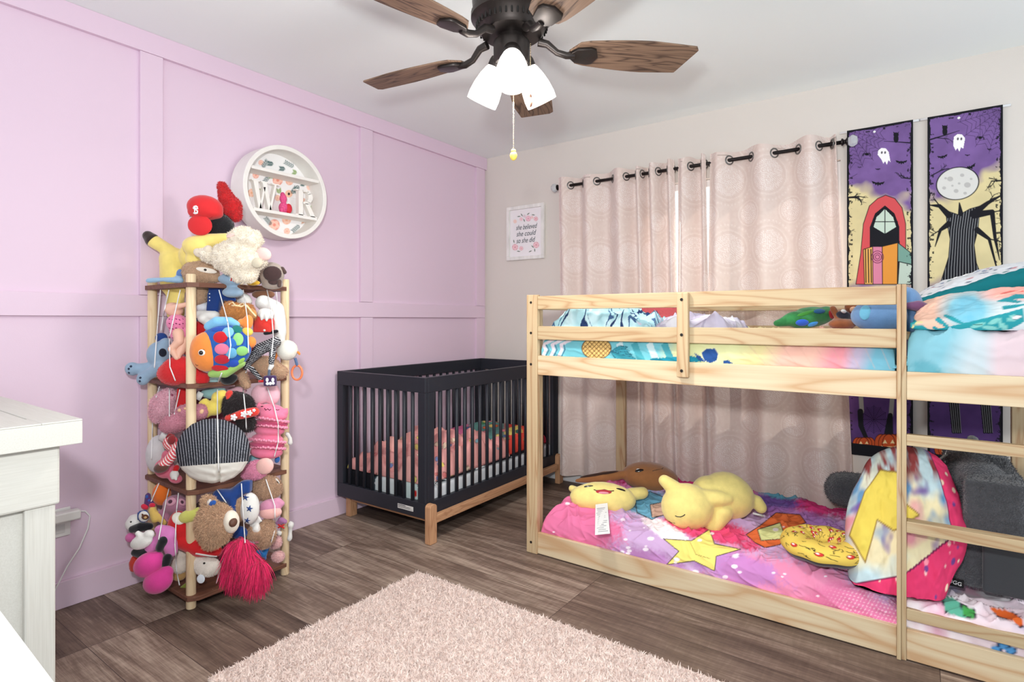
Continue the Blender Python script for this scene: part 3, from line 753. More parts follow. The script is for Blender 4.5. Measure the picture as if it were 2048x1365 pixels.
def bloom(c, x, y, r, col, lightc=(246, 210, 216)):
    c.ell(x, y, r, r * 1.05, col, a=.9)
    for k in range(5):
        a = k * 1.26 + x; c.ell(x + r * .55 * math.cos(a), y + r * .55 * math.sin(a), r * .42, r * .36, lightc, a, a=.8)
    c.ell(x, y, r * .3, r * .3, col)
for x, y, r, col in ((655, 490, 46, (226, 160, 184)), (785, 495, 36, (222, 150, 160)), (430, 540, 30, (240, 214, 180)), (535, 500, 30, (232, 196, 202)), (720, 470, 26, (232, 208, 196)), (430, 980, 50, (224, 158, 166)), (535, 1000, 34, (226, 170, 176)), (790, 940, 50, (222, 156, 166)), (590, 450, 26, (200, 208, 214))): bloom(c, x, y, r, col)
for x, y, a in ((545, 430, 1.0), (655, 410, -.7), (740, 428, .1), (495, 455, -.1), (585, 520, 1.2), (690, 1050, -.4), (765, 1030, 1.5), (490, 1050, .1), (730, 970, .8), (410, 880, 1.4)): c.ell(x, y, 26, 8, (96, 112, 98), a)
grid_obj('print', P[:, ::1], c, PAPER, pf, .002, 1.0)
INK = mat('ink_grey', (76, 84, 92), rough=.7)
for s, cy, xa_, xb_ in (('she believed', 632, 440, 800), ('she could', 745, 445, 780), ('so she did', 862, 445, 765)):
    pa = at(980 + xa_ / 8.53, 380 + cy / 8.53, Y=-.0098); pb = at(980 + xb_ / 8.53, 380 + cy / 8.53, Y=-.0098)
    me = text_mesh(s, .052, .0002, .32); wdt = max(vv.co.x for vv in me.vertices) - min(vv.co.x for vv in me.vertices); me.transform(Matrix.Diagonal(((pb[0] - pa[0]) / wdt, 1.05, 1, 1)))
    me.transform(Matrix(((1, 0, 0, (pa[0] + pb[0]) / 2), (0, 0, -1, -.0112), (0, 1, 0, (pa[2] + pb[2]) / 2), (0, 0, 0, 1)))); link_mesh('lettering', me, INK, pf)

# ================================================================ two hanging banners
BLK = (30, 30, 36)
def bat(c, x, y, s, a=0.0):
    pts = [(-1, -.35), (-.75, .1), (-.5, .05), (-.4, .3), (-.15, .15), (0, .45), (.15, .15), (.4, .3), (.5, .05), (.75, .1), (1, -.35), (.5, -.2), (.2, -.1), (.12, -.3), (.05, -.15), (-.05, -.15), (-.12, -.3), (-.2, -.1), (-.5, -.2)]
    ca, sa = math.cos(a), math.sin(a); c.poly([(x + s * (p * ca - q * sa), y + s * (p * sa + q * ca)) for p, q in pts], BLK)
def branch(c, x, y, a, L, w, depth, g):
    x2, y2 = x + L * math.cos(a), y + L * math.sin(a); c.stroke([(x, y, w), (x2, y2, w * .6)], w, BLK)
    if depth > 0:
        for k in range(3 if depth > 1 else 2): branch(c, x + (x2 - x) * (.45 + .27 * k), y + (y2 - y) * (.45 + .27 * k), a + g.uniform(-1.1, 1.1), L * g.uniform(.4, .65), w * .55, depth - 1, g)
def web(c, x, y, a0, a1, R, n=6, col=(56, 40, 70), w=2.2):
    an = np.linspace(a0, a1, n)
    for a in an: c.stroke([(x, y), (x + R * math.cos(a), y + R * math.sin(a))], w, col)
    for r in np.linspace(R * .2, R * .95, 7):
        for p, q in zip(an[:-1], an[1:]):
            m = (p + q) / 2; c.stroke([(x + r * math.cos(p), y + r * math.sin(p)), (x + r * .86 * math.cos(m), y + r * .86 * math.sin(m)), (x + r * math.cos(q), y + r * math.sin(q))], w, col)
def pumpkin(c, x, y, rx, ry):
    for k in (-.62, .62, -.3, .3, 0): c.ell(x + k * rx, y, rx * .48, ry, (196, 84, 44), line=(70, 30, 24), lw=4)
    for s in (-1, 1): c.poly([(x + s * rx * .3, y - ry * .45), (x + s * rx * .12, y), (x + s * rx * .48, y)], (240, 214, 160))
    c.poly([(x - rx * .6, y + ry * .25), (x - rx * .3, y + ry * .4), (x, y + ry * .35), (x + rx * .3, y + ry * .4), (x + rx * .6, y + ry * .25), (x + rx * .35, y + ry * .72), (x, y + ry * .62), (x - rx * .35, y + ry * .72)], (240, 214, 160))
def ghost(c, x, y, s, lean):
    c.poly([(x - 38 * s, y - 10 * s), (x - 34 * s, y - 38 * s), (x - 12 * s, y - 55 * s), (x + 16 * s, y - 52 * s), (x + 36 * s, y - 28 * s), (x + (40 + lean) * s, y + 40 * s), (x + (26 + lean) * s, y + 28 * s), (x + (16 + lean) * s, y + 58 * s), (x + (4 + lean) * s, y + 34 * s), (x + (-8 + lean) * s, y + 50 * s), (x + (-22 + lean) * s, y + 20 * s)], (246, 244, 246))
    for k in (-10, 12): c.ell(x + k * s, y - 24 * s, 6 * s, 9 * s, (90, 84, 96), .2)
def owl(c, x, y): c.ell(x, y + 6, 17, 28, BLK); c.ell(x, y - 20, 18, 15, BLK); c.poly([(x - 18, y - 40), (x - 4, y - 28), (x - 16, y - 20)], BLK); c.poly([(x + 18, y - 40), (x + 4, y - 28), (x + 16, y - 20)], BLK)
def spider(c, x, y, top): 
    c.stroke([(x, top), (x, y)], 2, BLK); c.ell(x, y, 13, 9, BLK)
    for s in (-1, 1):
        for k in range(3): c.stroke([(x, y), (x + s * (16 + 5 * k), y - 12 + 5 * k), (x + s * (22 + 3 * k), y + 12)], 2.6, BLK)
def LOW(x, y): return ((1640 + x / 5.02 - 1660) * 3.33, (740 + y / 5.02 - 190) * 3.33)
def banner(xa, xb, zt, zb, nm_label, draw):
    t = thing('hanging_banner', nm_label, 'banner', ((xa + xb) / 2, -.02, zb), group=None)
    gx, gz = np.meshgrid(np.linspace(xa, xb, 170), np.linspace(zt, zb, 900)); P = np.stack([gx, -.022 + .002 * np.sin(gx * 20), gz], -1); u, v = proj(P)
    c = Canvas((u - 1660) * 3.33, (v - 190) * 3.33, (230, 216, 160), 3.0)
    gu = (gx - xa) / (xb - xa); gv = (zt - gz) / (zt - zb); draw(c, gu, gv)
    wj = fnoise(gu * 1.0, gv * 6, 9, 4) * .05
    edge = np.minimum(np.minimum(gu, 1 - gu), np.minimum(gv, 1 - gv) * 5.5); c.put((edge < .012 + wj * .9) * 1.0, BLK); c.put((fnoise(gu, gv * 6, 26, 8) > .66) * (edge < .09) * .9, BLK)
    grid_obj('cloth_print', P, c, PRINT, t, .0015, 1.0)
    MB().tube([(xa - .035, -.0105, zt - .004), (xb + .03, -.0105, zt - .004)], .006, 10).build('rod', WHITE, t, smooth=True)
    b = MB(); b.lathe(((xa + xb) / 2 - .02, -.0238, zt - .03), [(0, 0), (.006, 0), (.006, .003), (0, .004)], 12, (0, -1, 0)); b.build('pin', WHITE, t)
def sky_bg(c, gu, gv, tilt):
    nzz = fnoise(gu, gv * 6, 3.2, 11) - .5
    lim = .20 + tilt * (gu - .5) + nzz * .10
    a = np.clip((lim - gv) / .035 + .5, 0, 1)
    pu = np.array(lin((120, 92, 150))) * (0.75 + .5 * fnoise(gu, gv * 6, 5, 2))[..., None]
    cr = np.array(lin((218, 204, 156))) * (0.86 + .25 * fnoise(gu, gv * 6, 4, 6))[..., None]
    c.C = cr; c.put(a, pu)
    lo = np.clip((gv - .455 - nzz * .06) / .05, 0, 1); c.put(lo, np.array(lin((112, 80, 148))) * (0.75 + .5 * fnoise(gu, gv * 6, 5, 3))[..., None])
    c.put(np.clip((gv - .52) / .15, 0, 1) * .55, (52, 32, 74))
def draw_left(c, gu, gv):
    sky_bg(c, gu, gv, .08); g = random.Random(3)
    web(c, 120, 240, -.1, 1.5, 260); c.stroke([(540, 320, 9), (430, 312, 5), (360, 308, 3)], 5, BLK); owl(c, 440, 285); spider(c, 245, 395, 300); ghost(c, 355, 408, 1.0, 8)
    bat(c, 475, 448, 40); bat(c, 320, 590, 44, .05); bat(c, 318, 495, 18); bat(c, 198, 482, 14)
    for _ in range(2): branch(c, 118, 684, 0 - .12 * _, 74, 12, 3, g)
    branch(c, 552, 560, PI + .1, 78, 9, 3, g); branch(c, 120, 920, -.5, 50, 4, 1, g); branch(c, 120, 560, -.5, 70, 3, 0, g)
    # a red pointed arch over a dark doorway and a patchwork quilt
    c.poly([(172, 1262), (204, 1060), (222, 860), (262, 740), (318, 690), (370, 668), (432, 690), (480, 752), (504, 860), (506, 1262)], (208, 84, 88), line=BLK, lw=5)
    c.poly([(262, 1262), (266, 880), (300, 790), (366, 736), (430, 790), (462, 880), (466, 1262)], BLK)
    c.poly([(366, 760), (420, 815), (440, 880), (366, 925), (290, 880), (310, 815)], (196, 214, 200))
    for p, q in (((366, 750), (366, 930)), ((285, 845), (450, 845))): c.stroke([p, q], 6, BLK)
    P4 = [((222, 1030), (284, 1010), (290, 1262), (230, 1262), (226, 172, 96)), ((284, 1010), (348, 1010), (350, 1262), (286, 1262), (214, 132, 160)), ((348, 1010), (452, 985), (448, 1262), (350, 1262), (224, 150, 66)), ((452, 985), (548, 1060), (546, 1130), (452, 1110), (120, 160, 148)), ((462, 1112), (546, 1132), (546, 1262), (452, 1262), (190, 206, 194))]
    for *pt, col in P4: c.poly(pt, col, line=BLK, lw=5)
    for k in range(3): c.stroke([(236 + 18 * k, 1030), (240 + 18 * k, 1250)], 7, BLK)
    for r in (14, 26, 40): c.ring(316, 1080, r, 5, (120, 50, 84))
    c.stroke([LOW(410, 260), LOW(420, 420)], 30, (150, 150, 146)); c.stroke([LOW(725, 280), LOW(712, 460)], 30, (150, 150, 146))
    web(c, *LOW(540, 500), 0, 2 * PI, 95, 13, (36, 22, 54))
    c.stroke([LOW(405, 420) + (38,), LOW(410, 560) + (34,), LOW(470, 700) + (26,)], 30, BLK); c.stroke([LOW(705, 460) + (34,), LOW(690, 640) + (60,)], 30, BLK)
    pumpkin(c, *LOW(440, 745), 66, 40); pumpkin(c, *LOW(690, 740), 84, 58); c.put((gv > .965) * 1.0, BLK)
def draw_right(c, gu, gv):
    sky_bg(c, gu, gv, -.10); g = random.Random(9)
    web(c, 1138, 100, 1.5, 3.2, 300); c.stroke([(660, 300, 10), (760, 270, 7), (862, 238, 3)], 6, BLK); branch(c, 700, 285, .1, 90, 6, 2, g); owl(c, 765, 238); spider(c, 1000, 285, 130); ghost(c, 862, 318, 1.05, -16)
    bat(c, 750, 412, 36, -.2); bat(c, 915, 402, 18); bat(c, 1062, 362, 16); bat(c, 925, 485, 50, -.3)
    branch(c, 672, 540, -.5, 90, 8, 3, g); branch(c, 1160, 570, PI - .05, 84, 13, 3, g); branch(c, 1160, 690, PI - .3, 60, 6, 2, g); branch(c, 1160, 830, PI + .2, 50, 4, 1, g)
    # a full cratered moon above a pinstriped leafless tree
    c.ell(850, 590, 138, 104, (216, 215, 211), -.2, line=BLK, lw=6)
    for x, y, r in ((800, 560, 20), (880, 535, 14), (915, 600, 22), (840, 640, 16), (760, 620, 13), (860, 590, 9), (940, 560, 9), (815, 605, 8), (900, 655, 12), (770, 555, 9)): c.ell(x, y, r, r * .8, (186, 184, 182))
    trunk = [(770, 770), (860, 800), (930, 760), (1000, 740), (985, 900), (960, 1000), (975, 1120), (1040, 1290), (1060, 1400), (700, 1400), (740, 1240), (790, 1080), (800, 960), (780, 860)]
    c.poly(trunk, BLK); m = c.inside(trunk); keep = c.C.copy()
    for k in range(26):
        x = 700 + k * 17; c.stroke([(x + 30, 730), (x + 6, 900), (x, 1010), (x + (k - 12) * 2.2, 1150), (x + (k - 12) * 3.4, 1400)], 3.6, (150, 152, 156))
    c.C = np.where(m[..., None], c.C, keep); c.stroke(trunk + [trunk[0]], 5, BLK)
    for q in (((790, 800, 44), (730, 740, 26), (668, 735, 8)), ((960, 790, 50), (1050, 720, 26), (1150, 664, 8)), ((960, 800, 50), (1080, 780, 34), (1100, 960, 22), (1130, 1100, 6)), ((980, 900, 40), (1060, 960, 22), (1120, 1190, 8)), ((790, 860, 40), (735, 900, 22), (700, 1010, 6)), ((870, 790, 36), (862, 720, 8))): c.stroke(list(q), 10, BLK)
    for x, y, a_ in ((730, 740, -2.2), (1050, 720, -.9), (1090, 780, -.2), (1100, 960, .5), (1060, 960, .2), (735, 900, 2.6)): branch(c, x, y, a_, 70, 9, 2, g)
    for x in (1350, 1665):
        c.poly([LOW(x - 60, 300), LOW(x + 45, 300), LOW(x + 70, 640), LOW(x - 25, 640)], (24, 24, 28))
        for k in range(5): c.stroke([LOW(x - 44 + 22 * k, 320), LOW(x - 12 + 20 * k, 630)], 4, (128, 128, 132))
    pumpkin(c, *LOW(1290, 790), 84, 56); c.put((gv > .965) * 1.0, BLK)
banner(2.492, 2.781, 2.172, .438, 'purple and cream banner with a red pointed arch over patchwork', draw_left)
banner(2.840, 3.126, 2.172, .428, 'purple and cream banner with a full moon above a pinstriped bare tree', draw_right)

# ================================================================ round wall shelf
RSC = np.array([0, -1.822, 1.822])
WW = mat('shelf_white', (236, 232, 227), rough=.5, var=.05, vscale=14)
rs = thing('round_wall_shelf', 'round white display shelf with floral backing on the pink wall', 'wall shelf', tuple(RSC))
s = MB(); s.lathe(RSC, [(.240, .018), (.240, .132), (.238, .134), (.219, .134), (.217, .132), (.217, .018), (.240, .018)], 72, (1, 0, 0)); s.build('hoop', WW, rs, autos=40)
ang = np.linspace(0, 2 * PI, 240); rr = np.linspace(.002, .2165, 90); A_, R_ = np.meshgrid(ang, rr); P = np.stack([0 * A_ + .022, RSC[1] + R_ * np.cos(A_), RSC[2] + R_ * np.sin(A_)], -1)
u, v = proj(P); c = Canvas((u - 440) * 5.934, (v - 270) * 5.934, (240, 238, 238), 6)
def sprig(c, x, y, a, L, col, n=5, w=9):
    c.stroke([(x, y), (x + L * math.cos(a), y + L * math.sin(a))], 3, col)
    for k in range(n):
        t = (k + .5) / n
        for sd in (-1, 1): c.ell(x + L * t * math.cos(a) + sd * 14 * math.sin(a), y + L * t * math.sin(a) - sd * 14 * math.cos(a), 17, w * .6, col, a + sd * .8)
TE, GR = (62, 98, 98), (146, 170, 112)
for x, y, r, col in ((680, 540, 60, (232, 150, 130)), (820, 550, 46, (236, 170, 140)), (420, 480, 38, (236, 156, 140)), (370, 690, 46, (236, 176, 140)), (640, 1070, 64, (234, 148, 132)), (785, 1010, 52, (236, 172, 140)), (790, 1145, 36, (238, 170, 150)), (980, 800, 44, (236, 170, 150)), (480, 330, 30, (238, 176, 160)), (1060, 620, 40, (244, 214, 200)), (680, 750, 34, (240, 190, 160))): bloom(c, x, y, r, col, (246, 206, 188))
c.ell(812, 700, 44, 44, (244, 196, 168)); c.ell(812, 702, 14, 16, (52, 40, 40))
for x, y, a, L, col in ((520, 560, -.9, 110, TE), (560, 300, 2.2, 100, TE), (760, 320, .5, 120, TE), (560, 340, .1, 60, TE), (870, 680, -.9, 90, TE), (530, 980, .9, 110, TE), (850, 1150, -.7, 110, TE), (900, 620, 2.2, 90, TE), (640, 940, .6, 50, GR), (580, 490, .1, 60, GR), (480, 630, .8, 60, GR), (690, 640, 1.4, 50, GR), (1060, 850, 1.2, 60, GR), (860, 440, .3, 40, GR), (960, 580, .2, 40, TE), (960, 1030, -.3, 60, (214, 160, 130)), (700, 400, .1, 60, TE)): sprig(c, x, y, a, L, col)
grid_obj('floral_back', P, c, PAPER, rs, .004, -1.0)
for z in (1.915, 1.708):
    hw = math.sqrt(.2165 ** 2 - (z - RSC[2]) ** 2) - .002
    s = MB(); s.box(.0265, RSC[1] - hw, z - .008, .128, RSC[1] + hw, z + .008); s.build('shelf_board', WW, rs, bevel=.0015)
def letter(nm, label, polys, y0, z0, wdt, hgt, x0=.085, x1=.112):
    b = MB()
    for poly in polys: b.prism([(y0 + p * wdt, z0 + q * hgt) for p, q in poly], x0, x1, 'x')
    o = b.build(nm, mat('letter_white', (238, 234, 228), rough=.55), None); return tag(o, label, 'letter', 'white letters on the round shelf')
ya = at(440 + 362 / 5.934, 400, X=.1)[1]; yb = at(440 + 690 / 5.934, 410, X=.1)[1]
def bar(x0, y0, x1, y1, w0, w1): return [(x0 - w0 / 2, y0), (x0 + w0 / 2, y0), (x1 + w1 / 2, y1), (x1 - w1 / 2, y1)]
Wp = [bar(.14, .955, .30, 0, .17, .10), bar(.30, 0, .46, .80, .07, .07), bar(.46, .955, .66, 0, .17, .10), bar(.66, 0, .86, .955, .07, .07),
      [(0, .955), (.28, .955), (.28, 1), (0, 1)], [(.33, .955), (.60, .955), (.60, 1), (.33, 1)], [(.73, .955), (1, .955), (1, 1), (.73, 1)]]
letter('wooden_letter', 'white capital letter W standing on the lower board of the round shelf', Wp, ya, 1.7165, yb - ya, .142)
ya = at(440 + 885 / 5.934, 430, X=.1)[1]; yb = at(440 + 1120 / 5.934, 430, X=.1)[1]
outer = [(.36, 1), (.62, 1), (.78, .93), (.84, .80), (.82, .66), (.70, .54), (.50, .48), (.36, .48)]
inner = [(.36, .94), (.52, .94), (.60, .88), (.62, .76), (.58, .62), (.48, .55), (.36, .55)]
Rp = [[(.14, 0), (.36, 0), (.36, 1), (.14, 1)], [(0, 0), (.5, 0), (.5, .05), (0, .05)], [(0, .95), (.16, .95), (.16, 1), (0, 1)],
      [(.34, .94), (.62, .94), (.62, 1), (.34, 1)], [(.58, .93), (.62, 1), (.80, .92), (.62, .86)], [(.62, .88), (.80, .93), (.86, .80), (.84, .66), (.62, .70)], [(.62, .70), (.84, .67), (.72, .54), (.56, .58)], [(.34, .47), (.6, .48), (.74, .55), (.56, .59), (.34, .545)],
      [(.46, .50), (.66, .51), (1.0, .0), (.76, .0)], [(.70, 0), (1.06, 0), (1.06, .05), (.72, .05)]]
letter('wooden_letter', 'white capital letter R standing on the lower board of the round shelf', Rp, ya, 1.7165, yb - ya, .14)
fg = thing('figurine', 'tiny hot pink sparkly toy sitting between the white letters W and R', 'figurine', (.07, -1.83, 1.7165))
c1 = at(440 + 755 / 5.934, 418, X=.09)
m = MB(); m.ball(c1 + [0, 0, -.002], np.diag([.022, .026, .03])); m.ball(c1 + [0, -.002, .045], np.diag([.018, .019, .026])); m.ball(c1 + [0, -.006, .066], np.diag([.012, .012, .014]))
m.ball(c1 + [.01, -.018, -.016], np.diag([.014, .012, .016]))
bmn = min(p[2] for p in m.v); m.v = [(p[0], p[1], p[2] - bmn + 1.7168) for p in m.v]
link_mesh('body', soften(m, .003, 3), mat('figurine_pink', (226, 84, 138), rough=.6, var=.3, vscale=120), fg, True)
c1 = c1 + [0, 0, 1.7168 - bmn]
m = MB(); m.ball(c1 + [.012, .022, -.004], np.diag([.014, .018, .026])); m.v = [(p[0], p[1], max(p[2], 1.7169)) for p in m.v]; m.build('wing', mat('figurine_red', (206, 42, 60), rough=.6), fg, smooth=True)

# ================================================================ shag rug
rug = thing('rug', 'pale pink shag rug lying on the wood plank floor', 'rug', (1.7, -2.16, 0))
rx0, rx1, ry0, ry1 = .955, 2.50, -2.632, -1.692
b = MB(); b.box(rx0, ry0, .001, rx1, ry1, .010); b.build('backing', mat('rug_backing', (222, 208, 200), rough=.95), rug)
g = np.random.default_rng(4); nS = 78000
Px = np.stack([g.uniform(rx0 + .002, rx1 - .002, nS), g.uniform(ry0 + .002, ry1 - .002, nS), np.full(nS, .010)], 1)
me = strands(Px, np.tile([0, 0, 1.0], (nS, 1)), .017, .0050, .9, .3, 2, 5, .2)
a = me.attributes['Col']; cc = np.empty(len(me.vertices) * 4, np.float32); a.data.foreach_get('color', cc); cc = cc.reshape(-1, 4); base = np.array(lin((236, 218, 210)))
cc[:, :3] *= base; a.data.foreach_set('color', cc.ravel())
co = np.empty(len(me.vertices) * 3, np.float32); me.vertices.foreach_get('co', co); co = co.reshape(-1, 3); co[:, 2] = np.maximum(co[:, 2], .004); me.vertices.foreach_set('co', co.ravel())
link_mesh('pile', me, mat('rug_pile', (255, 255, 255), rough=.95, vcol=True, spec=.1, sheen=.2), rug)
from mathutils.bvhtree import BVHTree
BVHS = []          # (bvh, name) of every soft toy, in room coordinates
CROPS = {'A': (240, 350, 5.055), 'B': (240, 580, 5.055), 'C': (240, 750, 5.055), 'D': (230, 940, 4.7075), 'E': (1180, 900, 5.389), 'P': (0, 0, 1.0), 'U': (1500, 520, 3.737), 'V': (1040, 880, 3.7923)}
def plush(rgb, fuzz=True, var=.10, key=None):
    return mat('plush_%d_%d_%d' % rgb, rgb, rough=.95, bump=.22 if fuzz else .05, bscale=420, var=var, vscale=26, sheen=.35, spec=.08)
def gloss(rgb): return mat('bead_%d_%d_%d' % rgb, rgb, rough=.15, spec=.5)
FURM = mat('fur', (255, 255, 255), rough=.9, vcol=True, spec=.12, sheen=.2)

class Toy:
    """A stuffed toy modelled as solids at a depth D; lengths are read off an enlarged view of the photo (crop)."""
    def __init__(s, name, label, cat, crop, D, group=None):
        s.ox, s.oy, s.sc = CROPS[crop]; s.D = D; s.name = name; s.root = None; s.label = label; s.cat = cat; s.group = group; s.bvh = None; s.lowest = 1e9; s.pend = []
    def L(s, v): return v / s.sc * s.D / FPX
    def P(s, x, y, dz=0): return at(s.ox + x / s.sc, s.oy + y / s.sc, D=s.D - s.L(dz))
    def shapes(s, mb, shp):
        for q in shp:
            k = q[0]
            if k == 'e':
                _, x, y, rx, ry, *r = q; rot = r[0] if len(r) > 0 else 0; dz = r[1] if len(r) > 1 else 0; rz = r[2] if len(r) > 2 else min(rx, ry)
                c, n = math.cos(rot), math.sin(rot); a = (RT * c - UP * n); b = (RT * n + UP * c)
                mb.ball(s.P(x, y, dz), np.stack([a * s.L(rx), b * s.L(ry), -FW * s.L(rz)], 1))
            elif k == 'c':
                _, x1, y1, r1, x2, y2, r2, *d = q; d1 = d[0] if d else 0; d2 = d[1] if len(d) > 1 else d1
                mb.capsule(s.P(x1, y1, d1), s.L(r1), s.P(x2, y2, d2), s.L(r2))
            elif k == 'b':
                _, x, y, hx, hy, hz, *r = q; rot = r[0] if r else 0; dz = r[1] if len(r) > 1 else 0
                c, n = math.cos(rot), math.sin(rot); a = (RT * c - UP * n) * s.L(hx); b = (RT * n + UP * c) * s.L(hy); d = -FW * s.L(hz); o = s.P(x, y, dz)
                V = [o + i * a + j * b + k2 * d for k2 in (-1, 1) for (i, j) in ((-1, -1), (1, -1), (1, 1), (-1, 1))]
                mb.add(V, [(3, 2, 1, 0), (4, 5, 6, 7), (0, 1, 5, 4), (1, 2, 6, 5), (2, 3, 7, 6), (3, 0, 4, 7)])
            elif k == 'f':     # a flat feature resting on the body's surface
                _, x, y, rx, ry, *r = q; rot = r[0] if r else 0; th = r[1] if len(r) > 1 else .35
                h, nn = s.hit(x, y); 
                c, n = math.cos(rot), math.sin(rot); a = (RT * c - UP * n); b = (RT * n + UP * c); v = nn if nn is not None else -FW
                a = a - v * (a @ v) * .85; b = b - v * (b @ v) * .85
                mb.ball(h, np.stack([a * s.L(rx), b * s.L(ry), v * s.L(min(rx, ry)) * th], 1), 18, 10)
            elif k == 's':     # a stitched line on the surface
                _, pts, r = q; W = [s.hit(x, y)[0] for x, y in pts]; mb.tube(W, s.L(r), 6)
        return mb
    def hit(s, x, y):
        d = at(s.ox + x / s.sc, s.oy + y / s.sc, D=1.0) - CAM; d = d / np.linalg.norm(d)
        if s.bvh is not None:
            loc, nrm, i, dist = s.bvh.ray_cast(Vector(CAM), Vector(d))
            if loc is not None:
                nn = np.array(nrm); nn = nn if nn @ d < 0 else -nn; return np.array(loc), nn
        return s.P(x, y, 0), None
    def body(s, m, shp, vox=None, it=4, lump=0.0, lscale=14, floor=None, soft=True, name='body', fur=None):
        mb = s.shapes(MB(), shp)
        me = soften(mb, vox or max(.0035, min(.007, s.L(14))), it) if soft else mb.mesh('body')
        if lump: lumpy(me, lump, lscale, random.random() * 50)
        if floor is not None:
            co = np.empty(len(me.vertices) * 3, np.float32); me.vertices.foreach_get('co', co); co = co.reshape(-1, 3); co[:, 2] = np.maximum(co[:, 2], floor); me.vertices.foreach_set('co', co.ravel()); me.update()
        bm = bmesh.new(); bm.from_mesh(me); s.bvh = BVHTree.FromBMesh(bm); bm.free(); BVHS.append(s.bvh)
        co = np.empty(len(me.vertices) * 3, np.float32); me.vertices.foreach_get('co', co); co = co.reshape(-1, 3); ctr = co.mean(0); ctr[2] = co[:, 2].min()
        s.root = thing(s.name, s.label, s.cat, tuple(ctr), 0, s.group); s.world = me.copy()
        s.bodyobj = link_mesh(name, me, m, s.root, True)
        if fur: s.fur(s.world, s.bodyobj, m, fur)
        return s
    def fur(s, world, ob, m, fur):
        n, ln, wd, curl, droop, *r = fur; rgb = r[0] if r else tuple(m.node_tree.nodes['Principled BSDF'].inputs['Base Color'].default_value)[:3]
        if r: rgb = lin(r[0])
        P, N = sample(world, n, len(BVHS)); me = strands(P, N, ln, wd, curl, droop, 3, len(BVHS) + 3, .22)
        a = me.attributes['Col']; cc = np.empty(len(me.vertices) * 4, np.float32); a.data.foreach_get('color', cc); cc = cc.reshape(-1, 4); cc[:, :3] *= np.array(rgb)[None]; a.data.foreach_set('color', cc.ravel())
        link_mesh('fur', me, FURM, ob)
    def part(s, name, m, shp, soft=False, vox=None, lump=0, fur=None, parent=None, label=None):
        mb = s.shapes(MB(), shp)
        me = soften(mb, vox or max(.003, min(.006, s.L(11))), 3) if soft else mb.mesh(name)
        if lump: lumpy(me, lump, 16, random.random() * 50)
        w = me.copy() if fur else None
        if soft or fur or any(q[0] in 'ecb' for q in shp):
            bm = bmesh.new(); bm.from_mesh(me); BVHS.append(BVHTree.FromBMesh(bm)); bm.free()
        o = link_mesh(name, me, m, parent or s.root, True)
        if label: o['label'] = label
        if fur: s.fur(w, o, m, fur)
        return o
    def eyes(s, *pos, r=9, rgb=(20, 18, 18)):
        for x, y in pos:
            e = s.part('eye', gloss(rgb), [('f', x, y, r, r, 0, .6)])
        return s

# ================================================================ bedding, lower bunk
def sheet(name, label, cat, x0, x1, y0, y1, zt, zb, r, nx, ny, paint, bump=0.012, bsc=5, seed=1, hump=None, thick=.010, group=None, lo=True, hi=True, m=None, fold=1.0):
    h = zt - zb; X, HX = drape_axis(x0, x1, h, r, nx, lo, hi); Y, HY = drape_axis(y0, y1, h, r, ny); gx, gy = np.meshgrid(X, Y); H = HX[None] * HY[:, None]
    Z = zb + h * H; nzz = (fnoise(gx, gy, bsc, seed) - .5) * 2; wr = 1 - np.abs(2 * fnoise(gx + .3 * gy, gy * .6, bsc * 1.7, seed + 5) - 1)
    Z = Z + H * (bump * nzz + bump * .5 * (wr - .6))
    for q, (ca, sa, s1, s2) in enumerate(((.86, .5, 4, 15), (.6, -.8, 3.5, 13), (.97, .2, 6, 24))):
        rg_ = 1 - np.abs(2 * fnoise(gx * ca * s1 + gy * sa * s1, (-gx * sa + gy * ca) * s2, 1.0, seed + 17 + q, 2) - 1); Z = Z + H * fold * (.020, .018, .009)[q] * (np.clip(rg_, 0, 1) ** 6 - .15)
    if hump is not None: Z = Z + H * hump(gx, gy)
    side = (1 - HY[:, None]) * np.sign(gy - (y0 + y1) / 2)
    gy2 = gy - side * (bump * .5 * (fnoise(gx, Z, 9, seed + 2) - .1).clip(0) - fold * .012 * np.clip(1 - np.abs(2 * fnoise(gx * 9 + Z * 16, Z * 9 - gx * 3, 1.6, seed + 9, 2) - 1), 0, 1) ** 4)
    P = np.stack([gx, gy2, Z], -1); u, v = proj(P); c = Canvas(u, v, (255, 255, 255), .8); paint(c, gx, gy)
    t = thing(name, label, cat, ((x0 + x1) / 2, (y0 + y1) / 2, zb), 0, group)
    o = grid_obj('cloth', P, c, m or PRINT, t, thick, -1.0)
    bm = bmesh.new(); me = o.data.copy(); me.transform(Matrix.Translation(t.location)); bm.from_mesh(me); bv = BVHTree.FromBMesh(bm); bm.free()
    return t, bv
def dots(c, n, x0, x1, y0, y1, r0, r1, col, g, asp=.6, a=.85):
    for _ in range(n): r = g.uniform(r0, r1); c.ell(g.uniform(x0, x1), g.uniform(y0, y1), r, r * asp, col, a=a)
def soft_blob(c, x, y, rx, ry, col, a=.9, rot=0, seed=0):
    cc, n = math.cos(rot), math.sin(rot); u = ((c.X - x) * cc + (c.Y - y) * n) / rx; v = (-(c.X - x) * n + (c.Y - y) * cc) / ry
    d = np.sqrt(u * u + v * v) + (fnoise(c.X, c.Y, .03, seed) - .5) * .7 + (fnoise(c.X, c.Y, .35, seed + 1, 2) - .5) * .35
    c.put(np.clip((1.05 - d) / .35, 0, 1) * a, col)
